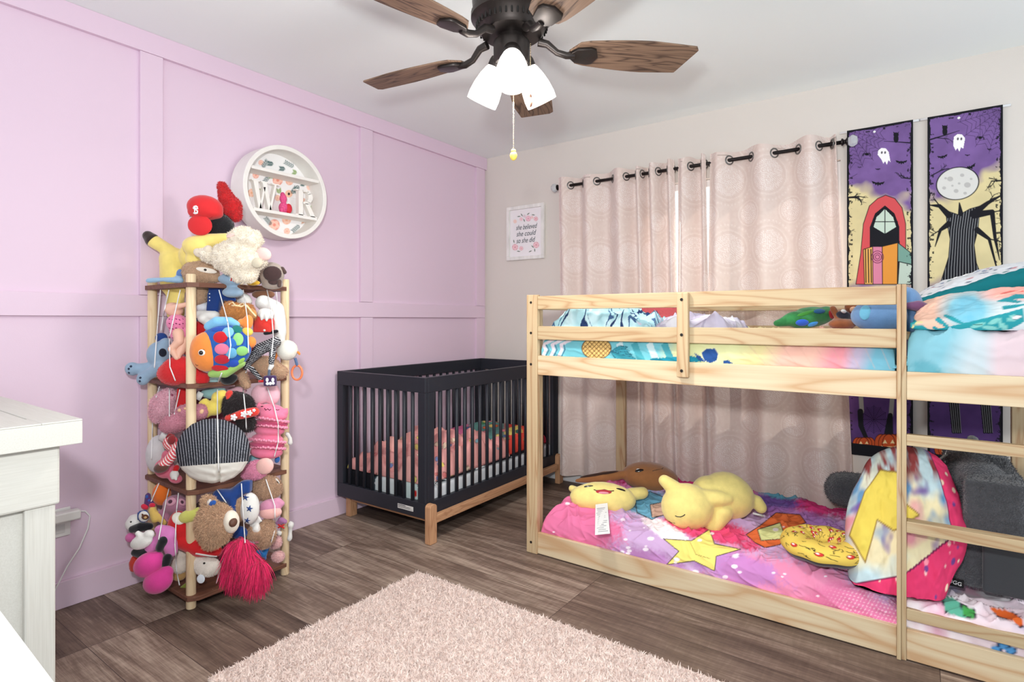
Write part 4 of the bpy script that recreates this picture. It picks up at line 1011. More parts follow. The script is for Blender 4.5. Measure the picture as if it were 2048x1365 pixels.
def paint_lower(c, gx, gy):
    g = random.Random(12); c.put(np.ones_like(gx), (200, 166, 206))
    soft_blob(c, 1110, 1020, 150, 110, (224, 118, 160), 1, .3, 1); soft_blob(c, 1600, 1190, 200, 90, (230, 140, 174), 1, .3, 2); soft_blob(c, 1720, 1230, 120, 60, (226, 122, 164), .9, .3, 9)
    soft_blob(c, 1400, 955, 330, 34, (206, 62, 122), 1, .05, 3); soft_blob(c, 1640, 995, 170, 40, (204, 58, 118), 1, .12, 4)
    soft_blob(c, 1420, 1062, 130, 26, (226, 66, 110), .95, .2, 5); soft_blob(c, 1300, 1010, 60, 34, (104, 164, 194), .9, .2, 6); soft_blob(c, 1330, 1062, 70, 16, (246, 236, 238), .95, .55, 7)
    soft_blob(c, 1545, 1005, 60, 20, (92, 78, 150), .9, .1, 8); soft_blob(c, 1560, 985, 70, 14, (88, 158, 176), .9, .15, 10); soft_blob(c, 1600, 1040, 90, 24, (168, 108, 180), .8, .2, 11)
    soft_blob(c, 1300, 1128, 90, 30, (176, 112, 178), .7, .4, 12); soft_blob(c, 1480, 1140, 110, 34, (188, 132, 204), .7, .3, 13)
    O = dict(line=(60, 46, 50), lw=1.6)
    st = []
    for k in range(10):
        a = -PI / 2 + .25 + k * PI / 5; r = 1.0 if k % 2 == 0 else .48; st.append((1398 + 84 * r * math.cos(a), 1102 + 44 * r * math.sin(a)))
    c.poly(st, (238, 222, 122), **O); c.stroke([(1380, 1085), (1392, 1110), (1420, 1118)], 1.4, (170, 150, 80))
    c.poly([(1492, 1070), (1520, 1052), (1552, 1026), (1600, 1030), (1612, 1046), (1580, 1058), (1560, 1090), (1530, 1096), (1510, 1086)], (226, 112, 62), **O)
    c.poly([(1515, 1060), (1560, 1046), (1572, 1078), (1522, 1082)], (214, 216, 150), **O)
    c.poly([(1270, 1000), (1300, 984), (1330, 996), (1336, 1024), (1304, 1040), (1274, 1026)], (112, 172, 200), **O); c.poly([(1300, 1010), (1330, 1004), (1332, 1030), (1304, 1036)], (214, 176, 156), **O)
    c.poly([(1600, 985), (1640, 978), (1660, 990), (1630, 1000)], (150, 60, 110), **O)
    dots(c, 46, 1100, 1780, 960, 1240, 2, 6, (248, 236, 244), g); dots(c, 20, 1180, 1500, 1070, 1150, 3, 8, (246, 238, 246), g)
    c.put((np.abs(((c.X + c.Y * .6) % 9) - 4.5) + np.abs(((c.Y - c.X * .25) % 7) - 3.5) < 2.6) * np.clip((c.X - 1640) / 60, 0, 1) * np.clip((c.Y - 1170) / 20, 0, 1) * .5, (250, 214, 228))
lower, LOWBV = sheet('comforter', 'pink and lavender speckled comforter spread over the lower bunk', 'comforter', 1.2835, 2.748, -1.174, -.205, .205, .052, .075, 560, 420, paint_lower, .022, 5.5, 4, lambda x, y: .03 * np.exp(-((x - 1.42) / .16) ** 2 - ((y + .75) / .35) ** 2))
def paint_sheet(c, gx, gy):
    g = random.Random(2); c.put(np.ones_like(gx), (232, 214, 222)); n1 = fnoise(gx, gy, 7, 3); c.put(np.clip((n1 - .5) * 5, 0, 1) * .8, (226, 160, 188)); n2 = fnoise(gx, gy, 9, 6); c.put(np.clip((n2 - .55) * 6, 0, 1) * .8, (176, 170, 204)); c.put(np.clip((fnoise(gx, gy, 12, 8) - .55) * 6, 0, 1), (246, 240, 244))
    O = dict(line=(50, 44, 56), lw=1.8)
    c.poly([(1884, 1200), (1896, 1192), (1922, 1206), (1948, 1222), (1950, 1238), (1924, 1236), (1892, 1226)], (96, 176, 150), **O); c.poly([(1922, 1208), (1950, 1222), (1950, 1240), (1926, 1232)], (70, 160, 80), **O)
    c.poly([(1976, 1214), (2000, 1218), (2030, 1228), (2046, 1240), (2044, 1260), (2026, 1242), (1996, 1234)], (222, 104, 46), **O)
    for x, y, r in ((1992, 1300, 10), (2008, 1291, 11), (2022, 1302, 9)): c.ell(x, y, r, r * .8, (84, 150, 206), line=(40, 60, 100), lw=1.5)
sheet('mattress', 'cloud patterned pink and white sheet on the lower mattress below the ladder rungs', 'mattress', 2.7505, 3.118, -1.172, -.212, .185, .047, .035, 90, 200, paint_sheet, .008, 5, 7, thick=.004)
# ---------------------------------------------------------------- upper bunk
def paint_upper(c, gx, gy):
    X = c.X; c.put(np.ones_like(gx), (122, 200, 214))
    for x, col, wd in ((1345, (236, 238, 180), 40), (1500, (240, 226, 168), 40), (1560, (248, 196, 178), 50), (1660, (244, 160, 170), 40), (1706, (196, 182, 206), 26), (1745, (122, 186, 208), 30)): c.put(np.clip((X - x) / wd + .5 + (c.Y - 680) / 90, 0, 1), col)
    O = dict(line=(40, 60, 110), lw=2)
    for k in range(4): c.poly([(1232 + 30 * k, 690), (1244 + 30 * k, 682), (1250 + 30 * k, 700), (1262 + 30 * k, 724), (1246 + 30 * k, 724), (1238 + 30 * k, 704)], (80, 168, 182) if k % 2 else (206, 232, 238))
    c.ell(1193, 697, 28, 21, (240, 200, 126), line=(110, 80, 50), lw=1.6)
    m = ((c.X - 1193) / 28) ** 2 + ((c.Y - 697) / 21) ** 2 < 1; keep = c.C.copy()
    for k in range(-6, 7):
        c.stroke([(1193 + k * 9 - 22, 676), (1193 + k * 9 + 22, 720)], 1.3, (120, 84, 50)); c.stroke([(1193 + k * 9 + 22, 676), (1193 + k * 9 - 22, 720)], 1.3, (120, 84, 50))
    c.C = np.where(m[..., None], c.C, keep)
    for k in range(5): c.poly([(1220, 704), (1238 + 8 * k, 692 + 6 * k), (1256 + 4 * k, 694 + 8 * k), (1230, 716)], (60, 150, 168), line=(40, 90, 110), lw=1)
    for k in range(3): c.stroke([(1082 + 16 * k, 720), (1092 + 16 * k, 700), (1086 + 18 * k, 690), (1110 + 18 * k, 678)], 6, (238, 226, 236)); c.stroke([(1088 + 16 * k, 720), (1098 + 16 * k, 700), (1092 + 18 * k, 690)], 1.6, (60, 90, 130))
    c.poly([(1300, 718), (1380, 712), (1430, 722), (1360, 727), (1300, 726)], (40, 150, 176))
    c.poly([(1402, 706), (1412, 698), (1430, 697), (1437, 708), (1434, 722), (1420, 728), (1408, 722)], (44, 84, 150), line=(240, 240, 200), lw=1.4); c.poly([(1388, 706), (1402, 714), (1412, 726), (1396, 720)], (44, 84, 150)); c.poly([(1446, 722), (1456, 720), (1466, 728), (1446, 729)], (44, 84, 150))
    for k in range(9): c.stroke([(1480 + 34 * k, 672), (1540 + 30 * k, 738)], 2.0, (222, 176, 160), a=.35)
    c.C = c.C * .80
upper, UPBV = sheet('comforter', 'aqua to yellow to pink tropical comforter with a pineapple print on the upper bunk', 'comforter', 1.2835, 2.735, -1.168, -.205, 1.085, .903, .05, 620, 300, paint_upper, .012, 6, 14, lambda x, y: .012 * np.sin(34 * x + 12 * y) * np.clip((x - 2.0) * 2, 0, 1) * .5)
def paint_usheet(c, gx, gy):
    c.put(np.ones_like(gx), (128, 182, 196)); c.put(np.clip((c.X - 1880) / 60 + (c.Y - 720) / 160, 0, 1), (188, 200, 206)); c.put(np.clip((c.X - 1975) / 30 + .3, 0, 1), (210, 190, 197)); soft_blob(c, 1850, 740, 40, 20, (92, 160, 176), .8, .2, 5)
sheet('mattress', 'pale blue and pink sheet on the upper mattress right of the ladder post', 'mattress', 2.7705, 3.13, -1.170, -.212, 1.112, .903, .05, 110, 200, paint_usheet, .014, 8, 31, thick=.004)
# bunched blankets on the upper bunk
def paint_aqua(c, gx, gy):
    c.put(np.ones_like(gx), (176, 218, 226)); c.put(np.clip((fnoise(gx, gy, 14, 4) - .5) * 8, 0, 1) * .8, (214, 238, 242)); n1 = fnoise(gx * 1.0, gy * 1.6, 9, 12)
    c.put((np.abs(n1 - .5) < .022) * 1.0, (44, 62, 104)); c.put((np.abs(n1 - .62) < .010) * 1.0, (70, 100, 140)); c.put((np.abs(fnoise(gx, gy, 12, 22) - .6) < .02) * .8, (226, 214, 230))
def hump_a(x, y): return .05 * np.exp(-((x - 1.55) / .2) ** 2) + .05 * (1 - 2 * np.abs(fnoise(x + .5 * y, y, 9, 61) - .5)) ** 3 * fnoise(x, y, 5, 62)
sheet('blanket', 'bunched aqua blanket with navy outlines at the left end of the upper bunk', 'blanket', 1.30, 1.83, -1.13, -.72, 1.135, 1.087, .045, 260, 160, paint_aqua, .035, 9, 41, hump_a, thick=.006)
def paint_lilac(c, gx, gy):
    c.put(np.ones_like(gx), (196, 188, 208)); c.put(np.clip((fnoise(gx, gy, 9, 5) - .48) * 6, 0, 1), (226, 224, 230)); c.put((np.abs(fnoise(gx, gy, 11, 9) - .5) < .018) * .5, (140, 132, 158))
    c.ell(1304, 650, 5, 4, (40, 36, 44))
sheet('blanket', 'crumpled pale lilac blanket in the middle of the upper bunk', 'blanket', 1.835, 2.16, -1.12, -.70, 1.150, 1.088, .05, 110, 110, paint_lilac, .03, 10, 51, thick=.006)

def pillow(name, label, cat, w, h, t, loc, R, paint, group=None, back=None, n=140, pinch=.06, wr=.02, seed=1, floor=None, shape=None):
    U, V, F, B = pillow_pts(w, h, t, n, pinch, wr, seed)
    if shape: F, B = shape(U, V, F), shape(U, V, B)
    T = thing(name, label, cat, tuple(loc), 0, group); R = np.array(R)
    for nm, S, fl in (('front_cover', F, False), ('back_cover', B, True)):
        P = S @ R.T + np.array(loc)
        if floor is not None: P[..., 2] = np.maximum(P[..., 2], floor + (.001 if fl else .004))
        c = Canvas(U, V, (200, 200, 200), .012); c.U, c.V = U, V; c.PX, c.PY = proj(P)
        (paint if not fl or back is None else back)(c, U, V)
        o = grid_obj(nm, P[:, ::-1] if fl else P, None, PRINT, T); 
        a = c.rgba().reshape(U.shape + (4,)); set_col(o.data, (a[:, ::-1] if fl else a).reshape(-1, 4))
        bm = bmesh.new(); me = o.data.copy(); me.transform(Matrix.Translation(T.location)); bm.from_mesh(me); BVHS.append(BVHTree.FromBMesh(bm)); bm.free()
    return T
def solid(rgb): return lambda c, U, V: c.put(np.ones_like(U), rgb)
pillow('pillow', 'coral red pillow at the back of the upper bunk behind the lilac blanket', 'pillow', .40, .30, .13, at(1295, 640, Y=-.50), rotm(-1.15, 0, .2), solid((214, 98, 104)))
def paint_trop(c, U, V):
    c.X, c.Y, c.aa = (c.PX - 1780) * 6.205, (c.PY - 540) * 6.205, 6.0; TL, MI = (44, 146, 156), (128, 196, 190)
    c.put(np.ones_like(U), (236, 190, 168)); c.put(np.clip((c.X - 900) / 500, 0, 1), (206, 216, 220)); d = np.hypot(c.X - 960, (c.Y - 500) * 1.3); c.put(np.clip((420 - d) / 200, 0, 1) * .9, (132, 196, 212)); c.put(np.clip((250 - d) / 60, 0, 1) * .6 * (fnoise(c.X, c.Y, .01, 4) + .3), (92, 176, 206))
    c.put(np.clip((c.X - 1050) / 260, 0, 1) * np.clip((400 - c.Y) / 60, 0, 1), (240, 172, 160)); c.stroke([(1380, 300), (1500, 270), (1660, 262)], 22, (226, 112, 104)); c.stroke([(1300, 330), (1660, 250)], 8, (246, 206, 190))
    for p in (((600, 620, 66), (700, 700, 46)), ((690, 570, 36), (780, 610, 54), (900, 670, 30)), ((550, 720, 40), (590, 740, 30)), ((1340, 390, 16), (1460, 370, 60), (1600, 400, 30)), ((1420, 470, 50), (1560, 450, 40), (1663, 430, 20)), ((1480, 360, 50), (1560, 330, 60), (1663, 330, 50))): c.stroke(list(p), 30, TL)
    c.poly([(225, 640), (290, 595), (330, 640), (285, 710), (380, 670), (470, 735), (540, 745), (900, 668), (1400, 545), (1670, 470), (1670, 640), (1500, 740), (900, 800), (225, 830)], TL)
    for x, y, rx, ry, ro in ((1090, 690, 90, 26, -.3), (1300, 640, 80, 30, -.4), (1240, 720, 100, 24, .1), (1400, 700, 70, 34, .6), (1520, 600, 60, 40, -.5), (430, 770, 90, 20, .2), (640, 770, 120, 18, 0)): c.ell(x, y, rx, ry, MI, ro)
    c.stroke([(270, 730), (300, 690), (340, 650), (400, 650)], 22, (216, 206, 150)); c.ell(1570, 590, 50, 22, (226, 230, 232), -.2, line=(90, 100, 110), lw=6)
pillow('pillow', 'tropical print pillow lying on the upper mattress beside the ladder post', 'pillow', .62, .46, .155, (3.085, -.93, 1.185), rotm(-1.42, -.06, 0), paint_trop, seed=3, wr=.03, floor=1.122)
def paint_floral(c, U, V):
    c.put(np.ones_like(U), (216, 218, 222)); g = random.Random(4)
    for _ in range(120): c.ell(g.uniform(-1, 1), g.uniform(-1, 1), g.uniform(.02, .06), g.uniform(.02, .05), g.choice([(70, 90, 140), (110, 130, 170), (60, 70, 100), (190, 120, 130), (90, 130, 130)]), g.uniform(0, 3), a=.8)
    c.put((V < -.80) * 1.0, (20, 110, 118))
pillow('pillow', 'dark teal pillow with a floral top tilted up at the back of the upper bunk', 'pillow', .50, .40, .13, (3.0, -.56, 1.285), rotm(-1.47, -.30, 0), paint_floral, back=solid((20, 110, 118)), seed=5, wr=.02)

# ---------------------------------------------------------------- lower bunk pillows
def paint_tie(c, U, V):
    n1 = fnoise(U, V, 1.6, 3); n2 = fnoise(U, V, 2.2, 9)
    c.put(np.ones_like(U), (196, 220, 226)); c.put(np.clip((n1 - .45) * 6, 0, 1), (228, 216, 176)); c.put(np.clip((n2 - .55) * 7, 0, 1), (104, 150, 190)); c.put(np.clip((fnoise(U, V, 2.6, 14) - .58) * 8, 0, 1), (120, 92, 160)); c.put(np.clip((fnoise(U, V, 2, 20) - .6) * 8, 0, 1), (220, 150, 160))
    c.put(np.clip((V - .45) * 5, 0, 1) * np.clip((fnoise(U * 3, V, 3, 5) - .4) * 5, 0, 1), (150, 70, 70))
    c.poly([(-.95, .05), (-.7, .55), (-.35, .75), (.1, .62), (-.1, .35), (.2, .1), (-.25, -.02), (-.5, .15), (-.75, -.3)], (226, 204, 92), line=(150, 120, 60), lw=.02)
    m = np.maximum(-V - .52 + .35 * (U + .2).clip(0), (U - .70) * 1.2) ; g = random.Random(8); keep = c.C.copy()
    c.put(np.ones_like(U), (226, 62, 110))
    for _ in range(70): r = g.uniform(.012, .045); c.ell(g.uniform(-1, 1), g.uniform(-1, .6), r, r, g.choice([(244, 190, 190), (240, 214, 190), (120, 70, 140), (246, 150, 170)]))
    c.ell(-.5, -.95, .2, .1, (150, 196, 224)); c.C = np.where((m > 0)[..., None], c.C, keep); c.put((np.abs(m) < .012) * 1.0, (120, 40, 80))
def bulge(U, V, S):
    S = S.copy(); k = np.where((U < 0) & (V < 0), .04, np.where(V < 0, .66, .42)); S[..., 0] *= np.sqrt(1 - k * V ** 2 * np.abs(U)); S[..., 2] *= np.sqrt(1 - k * U ** 2 * np.abs(V)); S[..., 0] = S[..., 0] * (1 - .10 * (V + 1) / 2) + .085 * V; return S
nP = -FW * .80 + UP * .42 - RT * .40; nP /= np.linalg.norm(nP); aP = RT * math.cos(.16) + UP * math.sin(.16); aP -= nP * (aP @ nP); aP /= np.linalg.norm(aP); bP = np.cross(aP, -nP); bP = bP if bP[2] > 0 else -bP
pillow('throw_pillow', 'large tie-dye pillow with a hot pink spotted border leaning on the dark grey backrest', 'pillow', .40, .56, .25, at(1806, 1062, D=2.08), np.stack([aP, -nP, bP], 1), paint_tie, back=solid((90, 120, 140)), n=160, pinch=-.04, wr=.03, seed=6, floor=.205, shape=bulge)
GREY = mat('grey_faux_fur', (80, 81, 86), rough=.95, bump=.9, bscale=170, var=.22, vscale=60, sheen=.5, spec=.05); SUE = mat('grey_suede', (68, 71, 75), rough=.9, bump=.08, bscale=300, sheen=.3, spec=.1)
m = MB()
def rbox(mb, x0, y0, z0, x1, y1, z1): return mb.box(x0, y0, z0, x1, y1, z1)
rbox(m, 2.93, -.99, .22, 3.10, -.23, .60); m.capsule((2.96, -.36, .56), .07, (2.98, -.86, .575), .075); m.capsule((3.0, -.31, .305), .095, (2.50, -.285, .315), .085); m.capsule((3.0, -.90, .30), .09, (2.88, -.93, .29), .08)
me = soften(m, .009, 14, .6); lumpy(me, .006, 9); w_ = me.copy()
br = thing('backrest_pillow', 'dark grey faux fur backrest pillow with arms at the right end of the lower bunk', 'backrest pillow', (3.0, -.6, .22))
bo = link_mesh('body', me, GREY, br, True)
P, N = sample(w_, 26000, 3); fm = strands(P, N, .011, .0022, .6, .4, 2, 4, .35); a = fm.attributes['Col']; cc = np.empty(len(fm.vertices) * 4, np.float32); a.data.foreach_get('color', cc); cc = cc.reshape(-1, 4); cc[:, :3] *= np.array(lin((92, 93, 98))); a.data.foreach_set('color', cc.ravel()); link_mesh('fur', fm, FURM, bo)
m = MB(); m.box(2.98, -1.022, .225, 3.12, -.995, .40); link_mesh('suede_side', soften(m, .006, 5), SUE, br, True)
m = MB(); m.tube([at(1872, 925, Y=-.60), at(1890, 912, Y=-.55), at(1925, 905, Y=-.50), at(1945, 909, Y=-.48), at(1968, 905, Y=-.45)], .005, 8); m.build('piping', mat('piping_white', (224, 224, 224), rough=.7), br, smooth=True)
m = MB(); m.tube([(2.99, -.62, .62), (2.99, -.56, .643), (2.99, -.48, .652), (2.99, -.40, .642), (2.99, -.33, .61)], [.016, .018, .018, .018, .016], 10); m.build('carry_handle', SUE, br, smooth=True)
pl_ = at(1910, 1166, Y=-1.014)
m = MB(); q = pl_; m.box(q[0] - .022, q[1] - .001, q[2] - .014, q[0] + .024, q[1] + .002, q[2] + .014); lab = m.build('brand_label', mat('label_black', (20, 20, 22), rough=.7), br)
me = text_mesh('UGG', .019, .0004); me.transform(Matrix(((.92, .12, 0, q[0]), (0, 0, -1, q[1] - .0016), (-.12, .95, 0, q[2]), (0, 0, 0, 1)))); link_mesh('lettering', me, mat('label_white', (236, 236, 236), rough=.7), lab)

# ring shaped cushion
def ring_cushion():
    c0 = at(1648, 1096, Z=.275); T = thing('neck_cushion', 'round yellow ring cushion with black squiggles and red dots on the pink comforter', 'cushion', (c0[0], c0[1], .228))
    nu, nv = 220, 90; u = np.linspace(0, 2 * PI, nu); v = np.linspace(-.35, PI + .35, nv); U, V = np.meshgrid(u, v); R, r = .098, .056
    def S(U, V): return np.stack([c0[0] + (R + r * np.cos(V)) * np.cos(U), c0[1] + (R + r * np.cos(V)) * np.sin(U), .284 + r * .72 * np.sin(V) + .002 * np.sin(U * 9)], -1)
    c = Canvas(U * .094, V * .060, (228, 196, 92), .0016); g = random.Random(6)
    for _ in range(150):
        x, y = g.uniform(0, .59), g.uniform(0, .2); pts = [(x, y)]
        for _ in range(g.choice((2, 3, 4))): pts.append((pts[-1][0] + g.uniform(-.014, .014), pts[-1][1] + g.uniform(-.014, .014)))
        c.stroke(pts, .0027, (34, 30, 28))
    for _ in range(34):
        x, y = g.uniform(0, .59), g.uniform(.01, .18); c.ell(x, y, .0105, .0105, (34, 30, 28)); c.ell(x, y, .0092, .0092, (206, 56, 50)); c.ell(x - .003, y + .003, .004, .004, (244, 236, 232))
    o = grid_obj('printed_cover', S(U, V)[:, ::-1], c, PRINT, T); a = c.rgba().reshape(U.shape + (4,))[:, ::-1]; o.data.attributes['Col'].data.foreach_set('color', np.ascontiguousarray(a, np.float32).ravel())
    v = np.linspace(PI + .3, 2 * PI - .3, 40); U, V = np.meshgrid(np.linspace(0, 2 * PI, 160), v); o = grid_obj('black_underside', S(U, V)[:, ::-1], None, mat('cushion_black', (34, 34, 36), rough=.9, sheen=.3), T)
ring_cushion()

# ================================================================ crib bedding
ct = crib.rotation_euler[2]
def CRIB(P):
    P = np.asarray(P, float); c, n = math.cos(ct), math.sin(ct); return np.stack([CX + P[..., 0] * c - P[..., 1] * n, CY + P[..., 0] * n + P[..., 1] * c, P[..., 2]], -1)
def crib_sheet(name, label, cat, x0, x1, y0, y1, zt, zb, r, nx, ny, paint, hump=None, bump=.008, bsc=7, seed=1, thick=.004, m=None, sides=True):
    h = zt - zb; X, HX = drape_axis(x0, x1, h, r, nx, sides, sides); Y, HY = drape_axis(y0, y1, h, r, ny, True, sides); gx, gy = np.meshgrid(X, Y); H = HX[None] * HY[:, None]; Z = zb + h * H + H * bump * (2 * fnoise(gx, gy, bsc, seed) - 1)
    if hump is not None: Z = Z + H * hump(gx, gy)
    P = CRIB(np.stack([gx, gy, Z], -1)); u, v = proj(P); c = Canvas(u, v, (255, 255, 255), .7); paint(c, gx, gy)
    q = CRIB(np.array([(x0 + x1) / 2, (y0 + y1) / 2, zb])); t = thing(name, label, cat, tuple(q)); grid_obj('cloth', P, c, m or PRINT, t, thick, -1.0); return t, P
def paint_cmat(c, gx, gy): c.put(np.ones_like(gx), (214, 216, 220)); c.put((np.abs((gy * 34) % 1 - .5) < .08) * .5, (180, 182, 188)); c.put((np.abs((gy * 17 + .3) % 1 - .5) < .1) * .3, (238, 238, 240))
crib_sheet('mattress', 'white quilted crib mattress showing through the black slats', 'mattress', -CW + .03, -.03, .035, CL - .035, .275, .152, .02, 60, 140, paint_cmat)
def paint_bw(c, gx, gy):
    n1 = fnoise(gx, gy, 6, 5); c.put(np.ones_like(gx), (30, 30, 36)); c.put((n1 > .60) * 1.0, (224, 232, 234)); c.put((np.abs(n1 - .60) < .012) * 1.0, (60, 80, 90))
    c.poly([(806, 960), (835, 955), (835, 1000), (806, 995)], (206, 224, 222)); c.ell(829, 988, 5, 7, (210, 44, 40)); c.ell(829, 963, 6, 5, (96, 186, 90))
bt, bp_ = crib_sheet('sheet', 'black and white printed sheet hanging over the crib mattress edge', 'sheet', -CW + .028, -.0275, .0305, 1.06, .283, .17, .022, 90, 150, paint_bw, None, .003, 6, 3, .003, None, False)
wl = mat('print_white', (228, 230, 232), rough=.85)
for s_, px_, py_, sz, ang_ in (('ou', 749, 966, .034, .25), ('uno', 767, 977, .034, .18), ('oz', 778, 980, .034, .12)):
    q = CRIB(np.array([0, .0265, 0])); p0 = at(px_, py_, Y=q[1] - .0028 + (0)); me = text_mesh(s_, sz, .0004); R_ = Matrix.Rotation(-.18 + ang_ * .3, 4, 'Y')
    me.transform(Matrix(((1, 0, 0, 0), (0, 0, -1, 0), (0, 1, 0, 0), (0, 0, 0, 1)))); me.transform(R_); me.transform(Matrix.Translation(Vector(p0))); link_mesh('lettering', me, wl, bt)
p0 = at(870, 966, X=CX - .0255); me = text_mesh('ake', .04, .0004); me.transform(Matrix(((0, 0, 1, 0), (1, 0, 0, 0), (0, 1, 0, 0), (0, 0, 0, 1)))); me.transform(Matrix.Rotation(-.5, 4, 'X')); me.transform(Matrix.Translation(Vector(p0))); link_mesh('lettering', me, wl, bt)
def paint_peach(c, gx, gy):
    g = random.Random(21); c.put(np.ones_like(gx), (238, 170, 166)); c.put(np.clip((fnoise(gx, gy, 10, 5) - .5) * 4, 0, 1) * .6, (244, 190, 180))
    for _ in range(90):
        x, y = g.uniform(690, 1060), g.uniform(840, 1000); col = g.choice([(236, 216, 110), (238, 224, 130), (140, 190, 200), (240, 216, 190), (120, 140, 190), (226, 130, 130)]); s = g.uniform(2.0, 6.5); c.ell(x, y, s, s * .7, col, g.uniform(0, 3), line=(120, 84, 70), lw=.6)
def hump_p(x, y): return .10 * np.exp(-((y - .52) / .28) ** 2) + .03 * np.sin(26 * x + 5 * y) * np.sin(17 * y) + .015 * np.sin(60 * y + 20 * x)
crib_sheet('blanket', 'rumpled peach pink blanket with little yellow prints inside the crib', 'blanket', -CW + .045, -.040, .038, .82, .345, .285, .05, 130, 170, paint_peach, hump_p, .025, 9, 8, .006)
def paint_cp(c, gx, gy):
    g = random.Random(31); c.put(np.ones_like(gx), (104, 158, 150)); c.put(np.clip((c.X - 1006) / 8, 0, 1), (236, 84, 70))
    c.poly([(1005, 860), (1040, 850), (1046, 866), (1012, 872)], (240, 220, 120)); c.poly([(960, 846), (1006, 828), (1006, 838), (965, 850)], (70, 140, 96)); c.put(np.clip((c.X - 1085) / 6, 0, 1), (224, 60, 96)); c.put(np.clip((942 - c.X) / 8, 0, 1), (208, 110, 150))
    for _ in range(40): c.ell(g.uniform(930, 1120), g.uniform(830, 890), g.uniform(2, 6), g.uniform(1.5, 4), g.choice([(240, 220, 130), (236, 120, 70), (90, 110, 160), (240, 150, 160), (60, 110, 100)]), line=(50, 40, 50), lw=.6)
crib_sheet('pillow', 'colourful teal and red printed pillow at the far end of the crib', 'pillow', -CW + .05, -.06, .80, CL - .055, .40, .285, .09, 90, 90, paint_cp, None, .016, 6, 12, .006)
# ================================================================ cushions and plush on the lower bunk
YEL = plush((240, 222, 138)); YEL2 = plush((232, 206, 112)); BRN = plush((166, 112, 70)); DKB = plush((66, 46, 38))
# sleeping yellow plush
d0 = 2.66
t = Toy('plush_rabbit', 'big sleeping yellow plush animal lying on its belly on the pink comforter', 'plush toy', 'E', d0)
t.body(YEL, [('e', 1470, 500, 300, 255, .28, -40, 230), ('c', 1280, 470, 190, 1560, 500, 200, -40, -60), ('e', 1050, 615, 278, 245, .1, 100, 220), ('c', 900, 420, 85, 800, 335, 62, 60, 40), ('c', 1230, 515, 88, 1400, 525, 84, 130, 150), ('c', 1400, 525, 84, 1475, 525, 66, 150, 150), ('c', 1420, 680, 115, 1330, 820, 86, 120, 150), ('c', 1790, 560, 70, 1835, 620, 64, 0, 10)], vox=.006, lump=.004, lscale=10)
lk = gloss((40, 34, 30))
t.part('eye', lk, [('s', [(918, 712), (940, 722), (975, 725), (1005, 714), (1025, 698)], 5)]); t.part('mouth', lk, [('s', [(850, 770), (880, 788), (915, 792)], 4)])
t.part('care_tag', plush((226, 226, 222), False), [('b', 1810, 700, 55, 10, 3, .25, 90)])
# face cushion
t = Toy('face_cushion', 'flat yellow cushion with a smiling face and a long white care tag', 'cushion', 'V', 2.86)
t.body(YEL, [('e', 630, 447, 255, 122, .08, 0, 120), ('c', 840, 415, 48, 930, 405, 46, -40, -60), ('c', 420, 380, 30, 395, 370, 30, -60, -80)], vox=.006, lump=.003)
for x, y in ((520, 342), (765, 367)): t.part('eye', gloss((34, 26, 26)), [('f', x, y + 12, 38, 16, .15, .3)])
t.part('mouth', plush((176, 58, 62), False), [('f', 635, 396, 60, 20, .05, .25)]); t.part('tongue', plush((232, 150, 168), False), [('f', 634, 404, 40, 11, .05, .9)]); t.part('smile', gloss((70, 30, 30)), [('s', [(560, 380), (580, 386), (610, 384), (640, 380), (670, 388), (695, 390), (712, 388)], 4)])
tg = MB(); A, B_, C_, D_ = at(1191, 1010, D=2.77), at(1215, 1007, D=2.77), at(1220, 1068, D=2.485), at(1190, 1071, D=2.475)
nA = np.cross(B_ - A, D_ - A); nA /= np.linalg.norm(nA); nA = nA if nA @ FW < 0 else -nA
tg.add([A, B_, C_, D_, A + nA * .001, B_ + nA * .001, C_ + nA * .001, D_ + nA * .001], [(0, 1, 2, 3), (7, 6, 5, 4), (0, 4, 5, 1), (1, 5, 6, 2), (2, 6, 7, 3), (3, 7, 4, 0)])
to = tg.build('care_tag', mat('tag_satin', (236, 236, 236), rough=.5), t.root); tl = MB(); g = random.Random(3)
for i in range(15):
    f = .16 + i * .054; l0, l1 = g.uniform(.08, .25), g.uniform(.6, .92); p = A + (D_ - A) * f; q = B_ + (C_ - B_) * f; a = p + (q - p) * l0 + nA * .0016; b = p + (q - p) * l1 + nA * .0016; dn = (D_ - A) / np.linalg.norm(D_ - A) * (.0026 if i % 5 else .004)
    tl.add([a, b, b + dn, a + dn, a + nA * .0004, b + nA * .0004, b + dn + nA * .0004, a + dn + nA * .0004], [(0, 1, 2, 3), (7, 6, 5, 4), (0, 4, 5, 1), (1, 5, 6, 2), (2, 6, 7, 3), (3, 7, 4, 0)])
tl.build('tag_print', mat('tag_ink', (96, 96, 102), rough=.8), to)
# brown cushion
t = Toy('plush_cushion', 'brown animal head cushion with one long ear against the curtain', 'cushion', 'V', 3.16)
t.body(BRN, [('e', 985, 285, 215, 112, .12, 0, 150), ('c', 800, 262, 30, 640, 285, 46, 10, 20), ('c', 640, 285, 46, 430, 312, 14, 20, 30)], vox=.006, lump=.003)
t.part('ear_lining', DKB, [('f', 600, 262, 150, 20, -.06, .25)]); t.part('eye', gloss((26, 20, 20)), [('f', 905, 235, 34, 20, .08, .3)]); t.part('eye_glint', gloss((236, 236, 236)), [('f', 895, 226, 14, 8, .1, .9)]); t.part('mouth', gloss((60, 36, 26)), [('s', [(1005, 238), (1035, 230), (1080, 222), (1086, 212)], 2.5)])

